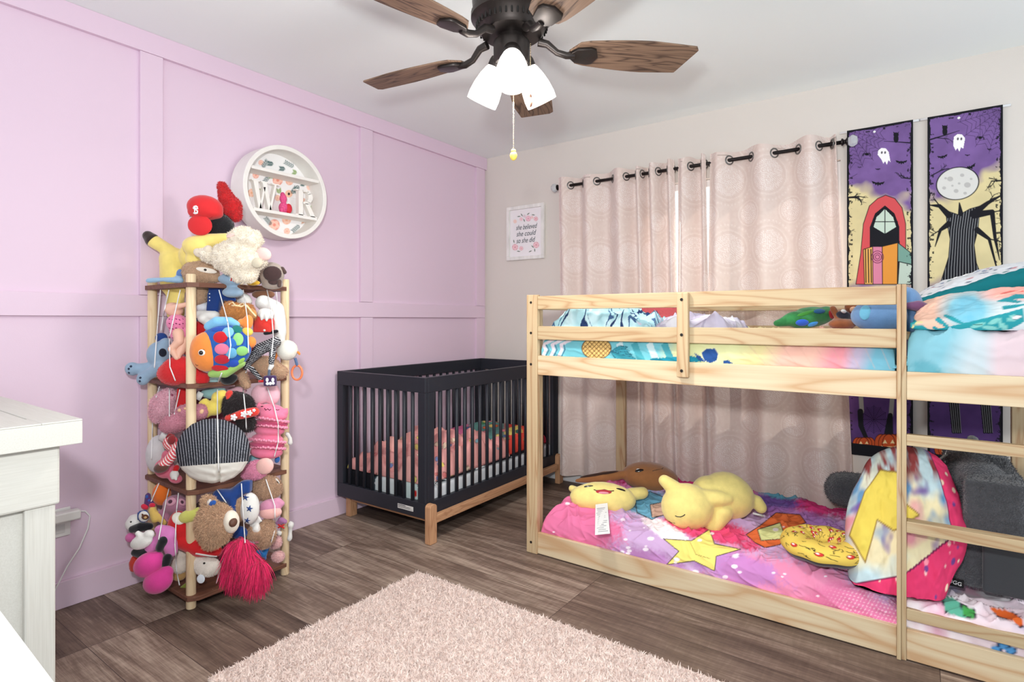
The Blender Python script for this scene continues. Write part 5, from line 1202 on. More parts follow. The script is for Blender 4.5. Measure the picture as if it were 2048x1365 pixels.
# ================================================================ plush on the upper bunk
t = Toy('plush_toy', 'round blue plush with a purple ear beside the ladder post on the upper bunk', 'plush toy', 'U', 2.14)
t.body(plush((104, 142, 186)), [('e', 960, 420, 190, 125, 0, 0, 160), ('e', 1160, 330, 115, 130, 0, -60, 110), ('e', 1190, 470, 90, 70, .4, -20, 70)], vox=.006, lump=.003, floor=1.09)
t.part('ear', plush((112, 74, 108)), [('c', 1190, 345, 30, 1260, 345, 42, 70, 90), ('c', 1260, 345, 42, 1345, 385, 42, 90, 90)], soft=True); t.part('cheek_patch', plush((108, 176, 206)), [('f', 860, 395, 60, 55, .6, .2)])
t = Toy('plush_bird', 'shiny green and blue plush bird lying on the upper bunk', 'plush toy', 'U', 2.42)
t.body(plush((52, 124, 70), var=.5), [('e', 450, 430, 190, 75, -.18, 0, 90), ('c', 330, 440, 60, 200, 475, 26, 0, 10), ('e', 540, 410, 90, 62, -.2, 0, 80)], vox=.006, lump=.006, lscale=22, floor=1.088)
for x, y, rx, ry, col in ((390, 470, 48, 32, (52, 100, 206)), (470, 480, 40, 26, (70, 150, 220)), (420, 400, 70, 24, (70, 150, 60)), (520, 385, 50, 26, (40, 96, 140))): t.part('feather_patch', plush(col), [('f', x, y, rx, ry, -.3, .4)])
t.part('face', plush((150, 40, 46)), [('f', 612, 408, 34, 34, 0, .6)]); t.eyes((606, 400), r=9, rgb=(240, 236, 226))
t = Toy('plush_monkey', 'brown plush monkey squeezed between the green bird and the blue plush', 'plush toy', 'U', 2.32)
t.body(plush((146, 88, 56), var=.3), [('e', 690, 480, 100, 45, 0, 0, 70), ('e', 770, 360, 62, 45, .2, -40, 50), ('c', 620, 365, 24, 650, 420, 24, -30, -20)], vox=.006, floor=1.09)
t.part('face', plush((222, 176, 146)), [('f', 780, 375, 34, 30, 0, .5)]); t.part('vest', plush((44, 44, 56)), [('e', 700, 415, 55, 32, .2, 10)]); t.part('collar', plush((232, 232, 230)), [('e', 700, 385, 20, 14, .4, 40)])
# ================================================================ open toy tower and everything stuffed in it
random.seed(11)
TW = thing('toy_tower', 'square toy tower of pine dowels and brown shelves laced with white cords', 'toy storage', (.25, -2.24, 0))
DOW = wood('dowel_pine', (236, 214, 178), (212, 178, 138), 'z', 1.6, rough=.55); WAL = wood('walnut', (126, 84, 66), (82, 52, 42), 'y', 1.6, rough=.5)
PO = {'f': (.431, -2.441), 'r': (.462, -2.047), 'l': (.052, -2.430), 'b': (.066, -2.045)}
for k, (x, y) in PO.items(): MB().lathe((x, y, 0), [(0, .001), (.0165, .001), (.0185, .004), (.0185, 1.337), (.016, 1.341), (0, 1.341)], 20).build('post', DOW, TW, autos=40)
SZ = (1.297, .893, .470, .048)
for z in SZ:
    e = .024; c = .03
    xs0, xs1, ys0, ys1 = .028, .482, -2.462, -2.022
    poly = [(xs0 + c, ys0), (xs1 - c, ys0 - .004), (xs1 - .006, ys0 + c), (xs1, ys1 - c), (xs1 - c, ys1), (xs0 + c, ys1), (xs0, ys1 - c), (xs0, ys0 + c)]
    if z > 1.2:     # the top one is an open rim
        inn = [(xs0 + .055, ys0 + .05), (xs1 - .055, ys0 + .05), (xs1 - .055, ys1 - .05), (xs0 + .055, ys1 - .05)]
        b = MB(); b.prism([poly[7], poly[0], poly[1], poly[2], (inn[1][0], inn[1][1]), inn[0]], z - .009, z + .009); b.prism([poly[2], poly[3], poly[4], inn[2], inn[1]], z - .009, z + .009)
        b.prism([poly[4], poly[5], poly[6], inn[3], inn[2]], z - .009, z + .009); b.prism([poly[6], poly[7], inn[0], inn[3]], z - .009, z + .009); b.build('rim', WAL, TW)
    else: MB().prism(poly, z - .009, z + .009).build('shelf', WAL, TW, bevel=.002)

C = lambda *a: plush(a)
CREAM, WHT, TAN, YEL3 = C(226, 214, 196), C(228, 226, 222), C(178, 146, 118), C(236, 214, 124)
RED, BLKP, NAVY, BLU = C(206, 40, 44), C(30, 30, 34), C(34, 62, 124), C(110, 144, 178)
PINKL, PINKM, ROSE, MAG, ORCH = C(226, 178, 192), C(232, 132, 164), C(198, 132, 148), C(214, 66, 146), C(214, 126, 188)
ORG, TEAL, LIME, SKIN, GRYB = C(236, 140, 66), C(40, 130, 130), C(164, 190, 92), mat('doll_skin', (226, 178, 156), rough=.5, spec=.3), C(142, 166, 188)
G1, G2, G3, G4, G5 = 'plush in the toy tower top', 'plush on the upper tier of the tower', 'plush on the middle tier of the tower', 'plush on the lower tier of the tower', None
def T_(label, crop, D, group, name='plush_toy', cat='plush toy'): return Toy(name, label, cat, crop, D, group)
# ---- top heap (crop A)
t = T_('tall yellow plush with one raised dark-tipped arm, tallest at the back of the tower', 'A', 2.48, G1)
t.body(YEL3, [('c', 540, 860, 130, 545, 1120, 120, -40, -30), ('c', 560, 1120, 90, 560, 1400, 80, -30, -20), ('c', 490, 760, 66, 340, 670, 66, 0, 20), ('c', 340, 670, 66, 275, 610, 40, 20, 20), ('e', 720, 820, 110, 140, 0, 0, 110)], lump=.003)
t.part('arm_tip', C(58, 46, 42), [('c', 322, 655, 69, 285, 618, 52, 22, 22)], soft=True)
t = T_('soft yellow plush bill under the black plush, behind the cream lamb', 'A', 2.36, G1)
t.body(YEL3, [('e', 790, 730, 150, 115, .1, 0, 120), ('c', 800, 690, 85, 1060, 650, 60, 0, 20), ('e', 1080, 650, 80, 62, 0, 10, 70), ('e', 760, 850, 100, 90, 0, -10, 80)], lump=.003)
t = T_('black plush ball tucked under the red cap', 'A', 2.42, G1)
t.body(BLKP, [('e', 985, 520, 165, 140, .35, 0, 140), ('e', 930, 600, 60, 70, 0, 30)], fur=(2500, .006, .0015, .5, .3))
t = T_('fuzzy red plush sticking up behind the black one, beside the round shelf', 'A', 2.5, G1)
t.body(RED, [('c', 1030, 110, 42, 1085, 250, 75, 0, 0), ('e', 1120, 330, 105, 110, .3, 0, 80), ('e', 1170, 410, 58, 62, 0, 10, 55)], fur=(5200, .009, .002, .7, .3))
cp = Toy('baseball_cap', 'red baseball cap with a white letter emblem on top of the plush heap', 'cap', 'A', 2.36)
CAPR = mat('cap_red', (208, 38, 42), rough=.8, bump=.1, bscale=700, sheen=.2)
cp.body(CAPR, [('e', 862, 335, 172, 128, .15, 0, 150), ('e', 920, 380, 112, 70, .1, 0, 120), ('e', 770, 370, 80, 70, 0, 30, 70)], vox=.004)
cp.part('brim', CAPR, [('e', 808, 510, 126, 106, .15, 70, 34)], soft=True, vox=.004); cp.part('seam', plush((150, 24, 30), False), [('s', [(705, 420), (760, 425), (830, 440), (900, 440), (935, 425)], 4)])
emb = mat('emblem_white', (240, 240, 240), rough=.7)
def cst(pts, r): return ('s', pts, r)
eo = cp.part('emblem', emb, [cst([(786, 330), (770, 316), (748, 322), (748, 342), (768, 352), (784, 364), (782, 386), (760, 392), (744, 384)], 8), cst([(760, 312), (757, 350), (755, 378), (786, 386)], 8), cst([(738, 336), (790, 342)], 7)])
t = T_('cream curly plush lamb lying across the top of the heap', 'A', 2.27, G1)
t.body(CREAM, [('e', 1270, 650, 168, 122, .15, 20, 120), ('e', 1180, 840, 255, 175, .1, 0, 170), ('e', 1260, 990, 140, 110, 0, -10, 110), ('e', 1390, 860, 90, 100, .2, 20, 80), ('c', 980, 830, 70, 860, 800, 65, 10, 50), ('e', 1130, 610, 58, 38, -.2, 40)], lump=.008, lscale=45, fur=(9000, .008, .0024, 1.0, .2, (238, 228, 212)))
t.part('paw_pad', C(214, 200, 180), [('e', 890, 770, 48, 58, .2, 70, 40), ('e', 800, 790, 58, 44, .5, 60, 36)]); t.part('pink_bow', C(238, 198, 190), [('e', 1455, 800, 78, 62, .5, 60, 30)]); t.part('ear_lining', C(238, 198, 190), [('f', 1120, 612, 48, 22, -.2, .4)]); t.part('hoof_pad', C(206, 194, 172), [('e', 1385, 890, 55, 52, -.3, 95, 25)])
t = T_('grey and brown plush pug head at the right end of the top rim', 'A', 2.44, G1)
t.body(C(168, 154, 144), [('e', 1530, 1005, 130, 125, 0, 0, 100), ('e', 1540, 1110, 110, 50, 0, 10, 70)]); t.part('face_mask', C(72, 54, 54), [('f', 1540, 1000, 92, 78, 0, .35), ('f', 1555, 1075, 60, 40, 0, .6)]); t.part('ear', C(84, 66, 62), [('c', 1640, 950, 22, 1665, 985, 20, 0, 0), ('c', 1420, 1010, 40, 1400, 1080, 30, 30, 40), ('c', 1610, 1080, 24, 1610, 1120, 20, 60, 60)])
for x, y in ((1495, 995), (1587, 995)): t.part('eye', gloss((226, 222, 216)), [('f', x, y, 30, 26, 0, .7)]); t.part('pupil', gloss((30, 24, 24)), [('f', x + 2, y + 2, 15, 15, 0, 1.8)])
t = T_('tan plush bear head with a white eye patch behind the front post', 'A', 2.36, G1)
t.body(TAN, [('e', 815, 990, 185, 125, .15, 0, 120), ('e', 930, 1040, 90, 55, .2, 30, 60), ('c', 770, 1100, 110, 790, 1230, 90, -20, -20)], fur=(5200, .006, .0018, .8, .3, (196, 162, 132))); t.part('eye_patch', C(236, 226, 212), [('f', 875, 965, 105, 28, .08, .3)]); t.part('eye', gloss((30, 24, 22)), [('f', 862, 963, 19, 15, 0, .8)])
t = T_('grey blue plush with a red and white striped patch on the top rim', 'A', 2.34, G1)
t.body(GRYB, [('e', 1115, 1062, 125, 60, .1, 0, 80), ('e', 1140, 1190, 108, 55, 0, 0, 70), ('e', 1070, 1020, 46, 28, 0, 40, 30)]); sl = t.part('striped_sleeve', WHT, [('b', 1158, 1042, 42, 40, 14, .2, 70)], soft=True)
t.part('stripe', RED, [('b', 1130, 1036, 6, 38, 3, .2, 86), ('b', 1156, 1042, 6, 38, 3, .2, 86), ('b', 1182, 1048, 6, 38, 3, .2, 86)])
t = T_('thin pale blue plush arm resting over the left corner of the top rim', 'A', 2.36, G1)
t.body(C(150, 182, 206), [('c', 285, 1070, 26, 450, 1058, 22, 0, 20), ('c', 450, 1058, 26, 610, 1068, 34, 20, 30), ('e', 605, 1005, 36, 58, .1, 0, 30)], lump=.002); t.part('cuff', C(92, 124, 176), [('e', 606, 1000, 34, 48, .1, 12, 26)])
t = T_('small golden yellow plush peeking out under the pug', 'A', 2.38, G1); t.body(C(232, 186, 62), [('e', 1340, 1090, 82, 32, .05, 0, 40)])
# ---- upper tier (crop B)
t = T_('dark blue plush jacket bear wedged behind the front post, upper tier', 'B', 2.38, G2)
t.body(NAVY, [('b', 970, 90, 62, 150, 60, .1, 0), ('c', 1060, 70, 45, 1150, 100, 30, 0, 10)], it=8); t.part('shirt', C(218, 220, 226), [('e', 830, 170, 75, 62, .2, -10, 60)], soft=True); t.part('button', gloss((232, 232, 232)), [('f', 905, 40, 7, 7, 0, .6), ('f', 905, 75, 7, 7, 0, .6), ('f', 905, 108, 7, 7, 0, .6)])
t = T_('golden brown plush with curly top and a cream rope bow, upper tier', 'B', 2.33, G2)
t.body(C(178, 118, 62), [('e', 1185, 240, 165, 105, .05, 0, 100), ('e', 1110, 180, 70, 65, 0, 10, 60), ('c', 1290, 200, 60, 1330, 260, 50, 10, 20)], fur=(3800, .009, .002, 1.0, .4, (196, 132, 74)), lump=.004); t.part('rope_bow', C(240, 216, 168), [('s', [(1100, 150), (1140, 130), (1170, 160), (1230, 170), (1270, 155), (1240, 140), (1190, 165), (1130, 160)], 10), ('c', 1280, 160, 10, 1370, 265, 8, 60, 70)]); t.part('ear', C(190, 136, 82), [('e', 1335, 240, 48, 62, -.5, 50, 24)], soft=True)
t = Toy('baby_doll', 'bare-armed baby doll in a spotted pink dress hanging at the left, upper tier', 'doll', 'B', 2.30)
t.body(C(226, 128, 166), [('e', 580, 340, 105, 95, .1, 0, 90), ('e', 600, 440, 95, 80, .2, 0, 80)], lump=.003); t.part('spots', C(120, 46, 80), [('f', x, y, 11, 6, .3, .4) for x in range(500, 680, 34) for y in range(290 + (x % 68) // 4, 500, 46)])
t.part('shoulder', SKIN, [('e', 545, 200, 92, 72, .3, -10, 70), ('c', 500, 200, 44, 600, 165, 30, 20, 40), ('c', 600, 165, 30, 690, 145, 24, 40, 30)], soft=True)
t.part('leg', SKIN, [('c', 590, 440, 55, 600, 520, 46, 50, 70), ('c', 600, 520, 44, 520, 600, 34, 70, 80), ('c', 520, 600, 34, 575, 690, 26, 80, 80)], soft=True); t.part('leg', SKIN, [('c', 650, 520, 50, 610, 620, 46, 20, 40), ('e', 560, 640, 34, 28, 0, 60), ('c', 600, 640, 30, 590, 690, 22, 60, 70)], soft=True)
t = T_('small white plush behind the front post above the colourful fish', 'B', 2.34, G2); t.body(WHT, [('e', 835, 290, 48, 48, 0, 30), ('c', 800, 250, 45, 960, 265, 52, 0, 10), ('e', 900, 330, 70, 40, 0, 0, 40)])
t = T_('scarlet plush bundle directly behind the fish', 'B', 2.40, G2); t.body(RED, [('e', 790, 400, 90, 85, 0, 0, 70), ('c', 1300, 560, 50, 1290, 700, 60, -10, -10), ('e', 700, 560, 90, 110, 0, -20, 80)])
# fish
t = Toy('plush_fish', 'big colourful plush fish with an orange head, facing left, upper tier', 'plush fish', 'B', 2.235)
t.body(C(40, 92, 170), [('e', 1040, 590, 260, 245, 0, 0, 120), ('e', 1130, 570, 200, 220, 0, 0, 110)], vox=.004)
t.part('head', ORG, [('e', 880, 625, 168, 205, .05, 30, 110), ('e', 800, 600, 85, 150, .1, 30, 80)], soft=True)
t.part('fin', C(126, 186, 222), [('c', 900, 370, 48, 980, 325, 56, 20, 20), ('c', 980, 325, 56, 1110, 320, 46, 20, 10), ('c', 1110, 320, 46, 1190, 350, 30, 10, 0)], soft=True)
t.part('belly', C(156, 196, 106), [('c', 930, 850, 40, 1060, 830, 62, 10, 10), ('c', 1060, 830, 62, 1220, 740, 48, 10, 0)], soft=True)
t.part('tail', C(238, 142, 70), [('e', 1320, 530, 58, 62, 0, -10, 40), ('e', 1290, 330, 56, 80, .2, -30, 40), ('e', 1225, 330, 40, 40, 0, -20, 30)], soft=True); t.part('tail_tip', C(240, 206, 92), [('e', 1285, 425, 62, 46, .1, 10, 32)], soft=True)
for x, y, rx, ry, rot, col in ((1015, 480, 72, 62, .1, (198, 34, 44)), (1030, 600, 72, 56, 0, (228, 120, 150)), (1030, 705, 74, 50, 0, (190, 40, 56)), (1010, 795, 84, 46, .1, (196, 34, 44)), (1090, 430, 60, 60, .2, (126, 186, 214)), (1185, 400, 52, 62, .1, (32, 116, 110)), (1195, 500, 52, 66, 0, (146, 206, 130)), (1235, 490, 30, 70, 0, (44, 70, 160)), (1235, 620, 66, 50, .1, (140, 196, 116)), (1125, 640, 56, 56, 0, (104, 168, 206)), (1150, 745, 56, 44, 0, (44, 80, 176)), (1130, 540, 50, 50, 0, (52, 110, 190)), (1225, 720, 46, 34, -.4, (150, 196, 90)), (990, 400, 70, 34, 0, (40, 80, 168))):
    t.part('scale', C(*col), [('f', x, y, rx, ry, rot, .28)])
for k in range(4): t.part('scale_stripe', C(244, 190, 196), [('s', [(975, 568 + 22 * k), (1030, 570 + 22 * k), (1085, 574 + 20 * k)], 5)])
t.bvh = BVHS[-1] if False else t.bvh
def onto(toy, ob):      # later features rest on this part instead of the body
    bm = bmesh.new(); me = ob.data.copy(); me.transform(Matrix.Translation(toy.root.location)); bm.from_mesh(me); toy.bvh = BVHTree.FromBMesh(bm); bm.free()
hd = [o for o in t.root.children if o.name.startswith('head')][0]; onto(t, hd)
t.part('eye', gloss((236, 232, 224)), [('f', 826, 636, 34, 32, 0, .4)]); t.part('pupil', gloss((24, 22, 24)), [('f', 824, 636, 23, 23, 0, 1.3)]); t.part('mouth', gloss((110, 56, 30)), [('s', [(765, 750), (775, 766), (790, 762)], 4)]); t.part('eyelash', gloss((50, 34, 30)), [('s', [(838, 608), (850, 600)], 3), ('s', [(848, 614), (858, 608)], 3)])
t = T_('big plain red plush pillow below the baby doll, upper tier', 'B', 2.29, G2); t.body(RED, [('e', 600, 830, 225, 140, -.1, 0, 110), ('e', 560, 760, 150, 80, -.3, 0, 90), ('e', 830, 900, 70, 70, 0, 10, 55)], lump=.003, fur=(3000, .004, .0013, .7, .2))
t = T_('grey blue plush dog with both feet poking out on the left, upper tier', 'B', 2.37, G2)
t.body(GRYB, [('e', 395, 650, 118, 130, .2, 0, 100), ('e', 450, 560, 60, 80, .3, -10, 55), ('c', 290, 800, 62, 180, 800, 56, 20, 40), ('e', 125, 800, 74, 70, .3, 50, 50), ('c', 400, 790, 62, 260, 880, 54, 50, 70), ('e', 235, 900, 64, 68, .2, 80, 48)], lump=.002)
t.part('toe_pad', C(44, 54, 76), [('f', 110, 775, 13, 13, 0, .4), ('f', 88, 800, 12, 12, 0, .4), ('f', 90, 840, 12, 12, 0, .4), ('f', 205, 890, 13, 12, 0, .4), ('f', 200, 925, 12, 12, 0, .4)]); t.part('eye_patch', C(30, 34, 46), [('f', 432, 636, 42, 44, .4, .3)]); t.part('ear', NAVY, [('e', 420, 490, 66, 60, .3, -20, 30)], soft=True); t.part('eye_glint', gloss((206, 210, 216)), [('f', 455, 630, 9, 9, 0, 1.6)])
t = T_('long white plush with a floppy body along the right post, upper tier', 'B', 2.43, G2); t.body(WHT, [('c', 1450, 130, 80, 1570, 200, 85, 0, 0), ('c', 1570, 200, 85, 1610, 430, 70, 0, 0), ('e', 1260, 110, 80, 70, .3, -20, 60), ('c', 1610, 430, 66, 1630, 520, 40, 0, 0)], lump=.004)
t = T_('red felt plush bag with white drips and a black brim, upper tier', 'B', 2.36, G2)
t.body(C(222, 62, 54), [('e', 1455, 330, 105, 105, 0, 0, 75), ('b', 1455, 370, 95, 60, 50, 0, 0)]); t.part('white_top', WHT, [('e', 1470, 245, 85, 60, .1, 30, 50), ('c', 1430, 260, 20, 1432, 300, 14, 70, 74), ('c', 1480, 260, 22, 1482, 310, 14, 70, 74), ('c', 1530, 260, 20, 1535, 290, 14, 50, 52)], soft=True); t.part('brim', BLKP, [('c', 1470, 440, 22, 1585, 420, 20, 30, 20)], soft=True); t.part('button', WHT, [('f', 1460, 410, 12, 12, 0, .4)])
PIN = mat('pinstripe', (255, 255, 255), rough=.85, vcol=True)
def pinstripe(ob, root, px_period, axis_fn, dark=(34, 34, 40), light=(196, 196, 200), duty=.28):
    me = ob.data; n = len(me.vertices); co = np.empty(n * 3, np.float32); me.vertices.foreach_get('co', co); co = co.reshape(-1, 3) + np.array(root.location)
    s = axis_fn(co); m = ((s / px_period) % 1) < duty; c = np.ones((n, 4), np.float32); c[:, :3] = np.where(m[:, None], np.array(lin(light)), np.array(lin(dark))); set_col(me, c)
t = T_('floppy black and white pinstriped limbs below the red bag, upper tier', 'B', 2.34, G2)
t.body(PIN, [('c', 1570, 530, 55, 1420, 600, 62, 0, 10), ('c', 1420, 600, 62, 1310, 720, 42, 10, 10), ('c', 1310, 720, 36, 1270, 790, 26, 10, 20), ('c', 1545, 600, 34, 1530, 740, 28, 20, 30), ('c', 1330, 800, 26, 1420, 900, 22, 20, 20)], vox=.0032); pinstripe(t.bodyobj, t.root, .0085, lambda co: (co - CAM) @ RT * .5 + co[:, 2])
t.part('sock', WHT, [('c', 1530, 770, 26, 1515, 800, 20, 30, 34)])
t = T_('tan plush bear with a long arm over the shelf edge behind the pinstriped limbs', 'B', 2.38, G2)
t.body(TAN, [('e', 1480, 770, 150, 100, .1, 0, 80), ('e', 1620, 830, 80, 70, 0, 0, 60), ('c', 1230, 810, 42, 1250, 900, 46, 50, 80), ('c', 1250, 900, 46, 1280, 965, 40, 80, 100)], fur=(4600, .006, .0018, .8, .3, (208, 164, 136))); t.part('brown_lump', C(84, 54, 40), [('e', 1330, 720, 80, 62, .5, -40, 50)], soft=True)  # last part is a plain dark brown plush lump, set farther back
bt_ = Toy('teether_toy', 'round white baby toy with an orange ring hanging outside the right post', 'baby toy', 'B', 2.40)
bt_.body(C(226, 222, 212), [('e', 1690, 612, 105, 106, 0, 0, 100)]); bt_.part('orange_arm', ORG, [('c', 1580, 650, 24, 1550, 690, 34, 20, 40), ('c', 1550, 690, 34, 1505, 725, 22, 40, 40), ('c', 1800, 630, 16, 1815, 650, 14, 0, 0)], soft=True)
m = MB(); m.tube([bt_.P(1770 + 3 * k, 690 + 10 * k, 0) for k in range(9)], bt_.L(15), 8); bt_.root and m.build('strap', C(84, 104, 140), bt_.root, smooth=True)
m = MB(); m.tube([bt_.P(1790 + 52 * math.sin(a), 838 - 72 * math.cos(a), 0) for a in np.linspace(0, 2 * PI, 33)], bt_.L(11), 10, cap=False); m.build('ring', mat('teether_orange', (238, 128, 86), rough=.35), bt_.root, smooth=True)
dg_ = Toy('dangle_toy', 'dark purple square soft toy with a white print dangling on a strap', 'baby toy', 'B', 2.25)
dg_.body(C(64, 42, 84), [('b', 1520, 920, 62, 56, 26, -.03, 0)], it=6); dg_.part('white_print', plush((230, 230, 230), False), [('f', 1487, 912, 15, 22, 0, .25), ('f', 1545, 912, 15, 22, 0, .25), ('f', 1490, 950, 18, 16, 0, .3), ('f', 1520, 948, 16, 18, 0, .3), ('f', 1548, 946, 16, 16, 0, .3)]); dg_.part('strap', C(90, 100, 120), [('c', 1510, 820, 14, 1505, 870, 14, 0, 0)]); dg_.part('ribbon', RED, [('b', 1430, 925, 32, 12, 4, -.05, 0)])
t = T_('shiny black plush shoe resting on the middle shelf edge', 'B', 2.27, G2); t.body(BLKP, [('e', 1095, 910, 80, 54, -.1, 0, 55), ('e', 1140, 890, 50, 44, 0, -10, 45)])
t = T_('pale aqua plush legs under the fish at the middle shelf', 'B', 2.33, G2); t.body(C(160, 198, 200), [('c', 860, 930, 40, 960, 920, 36, 0, 10), ('c', 960, 920, 36, 1020, 880, 26, 10, 10)])
# ---- middle tier (crop C)
t = T_('fluffy pale pink plush hanging at the left, middle tier', 'C', 2.36, G3); t.body(PINKL, [('e', 425, 330, 112, 140, .1, 0, 90), ('e', 380, 420, 80, 60, 0, 0, 60), ('e', 480, 230, 90, 90, 0, -10, 70)], lump=.006, lscale=30, fur=(7000, .011, .0022, 1.0, .4, (236, 186, 200)))
t.part('nose', C(150, 70, 100), [('f', 525, 205, 20, 14, 0, .8)])
t = T_('dusty rose teddy bear lying face down, middle tier', 'C', 2.30, G3); t.body(ROSE, [('e', 550, 490, 150, 95, -.3, 0, 90), ('e', 700, 380, 140, 85, .1, -10, 80), ('e', 820, 370, 70, 75, 0, 0, 55), ('e', 650, 345, 36, 40, 0, 20)], lump=.003, fur=(6500, .006, .0018, .9, .2, (206, 140, 156))); t.part('foot_pad', C(236, 190, 150), [('f', 600, 360, 22, 18, .3, .6), ('f', 826, 372, 20, 26, .4, .6), ('f', 665, 342, 22, 16, .2, .7)])
t = T_('red plush block behind the front post, middle tier', 'C', 2.37, G3); t.body(RED, [('b', 660, 240, 66, 110, 60, .1, 0)], it=8)
t = T_('pale teal plush at the top of the middle tier', 'C', 2.36, G3); t.body(C(150, 192, 192), [('e', 930, 190, 115, 58, .05, 0, 60), ('c', 980, 170, 40, 1050, 155, 24, 0, 0)]); t.part('care_tag', plush((236, 236, 232), False), [('b', 800, 215, 30, 40, 3, .5, 60)])
t = T_('little yellow plush bear, arms spread, above the pinstriped ball', 'C', 2.32, G3); t.body(C(238, 214, 104), [('e', 950, 340, 90, 80, .1, 0, 60), ('c', 860, 280, 40, 830, 290, 30, 10, 20), ('c', 1000, 230, 70, 1030, 210, 60, -10, -10), ('c', 900, 390, 36, 880, 420, 24, 10, 10)], lump=.003)
t = Toy('rag_doll', 'dark haired doll seen from behind with a red flower garland, middle tier', 'doll', 'C', 2.30); HAIR = plush((44, 36, 38)); t.body(HAIR, [('e', 1200, 320, 155, 140, .2, 0, 90), ('c', 1120, 260, 55, 1160, 210, 40, 0, 0), ('e', 1275, 490, 85, 75, .1, -10, 70)], lump=.006, lscale=40, fur=(5200, .016, .0022, .35, 1.6, (46, 38, 40)))
t.part('garland', C(230, 66, 56), [('c', 1100, 435, 44, 1230, 400, 50, 60, 90), ('c', 1230, 400, 50, 1360, 375, 42, 90, 70), ('e', 1110, 200, 40, 46, .4, 30, 30), ('c', 1130, 170, 12, 1090, 240, 16, 60, 60)], soft=True, lump=.004)
for x, y, s in ((1150, 432, 36), (1250, 400, 34), (1310, 388, 30), (1355, 360, 18)):
    t.part('flower', plush((240, 232, 232), False), [('e', x + s * .6 * math.cos(k * 1.2566), y + s * .6 * math.sin(k * 1.2566), s * .42, s * .34, k * 1.2566, 145, 10) for k in range(5)] + [('e', x, y, s * .3, s * .3, 0, 152, 8)])
t = T_('pale pink plush legs above the cat-faced cushion, middle tier', 'C', 2.42, G3); t.body(C(238, 186, 198), [('e', 1420, 200, 95, 105, .2, 0, 70), ('e', 1540, 200, 80, 110, 0, -10, 65), ('e', 1180, 160, 110, 42, 0, -20, 40)], lump=.003)
# stacked pink macaron cat
t = Toy('plush_cat', 'pink double macaron plush cat with a winking face, right side of the middle tier', 'plush toy', 'C', 2.40)
t.body(C(240, 128, 160), [('e', 1530, 400, 165, 85, .12, 0, 100), ('e', 1525, 355, 140, 60, .12, 0, 85), ('c', 1400, 330, 40, 1405, 290, 12, 0, 0), ('c', 1670, 370, 40, 1690, 345, 12, 0, 0), ('e', 1510, 560, 155, 55, .08, 0, 100), ('e', 1490, 650, 160, 62, .08, 0, 100), ('e', 1480, 780, 165, 70, .06, 0, 100)], vox=.0042)
t.part('filling', C(196, 82, 118), [('e', 1525, 490, 172, 40, .1, 6, 108), ('e', 1485, 705, 178, 40, .08, 6, 108)])
for cx, cy, w_, rot in ((1525, 452, 176, .14), (1515, 520, 172, .1), (1490, 668, 180, .09), (1485, 738, 182, .06)):
    t.part('frill', C(244, 150, 178), [('e', cx + w_ * math.cos(a) * math.cos(rot), cy + w_ * math.cos(a) * math.sin(rot) + (3 if k % 2 else -3), 15, 13, 0, 112 * math.sin(a), 14) for k, a in enumerate(np.linspace(-.15, PI + .15, 26))])
t.part('mouth', gloss((90, 36, 56)), [('s', [(1460, 340), (1475, 358), (1495, 345), (1512, 360), (1528, 348)], 4.5)]); t.part('eye', gloss((60, 30, 40)), [('f', 1437, 322, 16, 8, .2, .8), ('s', [(1575, 352), (1595, 358), (1610, 352)], 4)])
t = Toy('round_cushion', 'large round cushion with a black pinstriped top and white gathered underside, middle tier', 'cushion', 'C', 2.24)
t.body(PIN, [('e', 942, 770, 372, 330, .02, 0, 150)], vox=.0019, it=4); me = t.bodyobj.data
co = np.empty(len(me.vertices) * 3, np.float32); me.vertices.foreach_get('co', co); co = co.reshape(-1, 3) + np.array(t.root.location); u_, v_ = proj(co); xu, yv = (u_ - 240) * 5.055, (v_ - 750) * 5.055
lim = 930 - .075 * (xu - 580); st = np.where(np.abs((xu - 960) / 27 * (1 + .0004 * (yv - 760)) % 1) < .30, 1, 0); top = yv < lim
cc = np.ones((len(co), 4), np.float32); cc[:, :3] = np.where(top[:, None], np.where(st[:, None] == 1, np.array(lin((150, 152, 160))), np.array(lin((34, 36, 44)))), np.array(lin((226, 222, 214)))); set_col(me, cc)
crease = np.exp(-((xu - 985 - .02 * (yv - 900)) / 16) ** 2) * np.clip((yv - 880) / 120, 0, 1); gath = np.sin((yv - 900) / 13 + np.abs(xu - 985) / 70) * np.exp(-np.abs(xu - 985) / 150) * np.clip((yv - 900) / 80, 0, 1)
co -= (-FW)[None] * (crease * t.L(60))[:, None]; co += (-FW)[None] * (gath * t.L(9))[:, None]; me.vertices.foreach_set('co', (co - np.array(t.root.location)).astype(np.float32).ravel()); me.update()
t = T_('plain grey white round cushion at the left, middle tier', 'C', 2.38, G3); t.body(C(206, 202, 204), [('e', 385, 800, 110, 195, .05, 0, 110), ('e', 500, 900, 110, 130, 0, -20, 90)]); t.part('care_tag', plush((236, 236, 234), False), [('b', 435, 620, 28, 52, 3, .5, 110)])
t = Toy('sock_monkey', 'red and white striped sock monkey with a brown foot, left of the pinstriped cushion', 'plush toy', 'C', 2.25); t.body(PIN, [('c', 590, 720, 50, 520, 830, 50, 0, 30), ('c', 520, 830, 50, 440, 915, 50, 30, 50), ('e', 510, 690, 75, 80, .3, -10, 55)], vox=.0032); pinstripe(t.bodyobj, t.root, .0105, lambda co: (co - CAM) @ RT * .8 + co[:, 2] * .6, (206, 74, 84), (240, 226, 224), .4)
t.part('foot', C(96, 62, 54), [('e', 418, 940, 78, 52, -.3, 60, 46)], soft=True); t.part('scarf', C(128, 40, 44), [('s', [(470, 640), (500, 600), (545, 615), (530, 660)], 12), ('e', 520, 660, 40, 50, .3, 40, 20)])
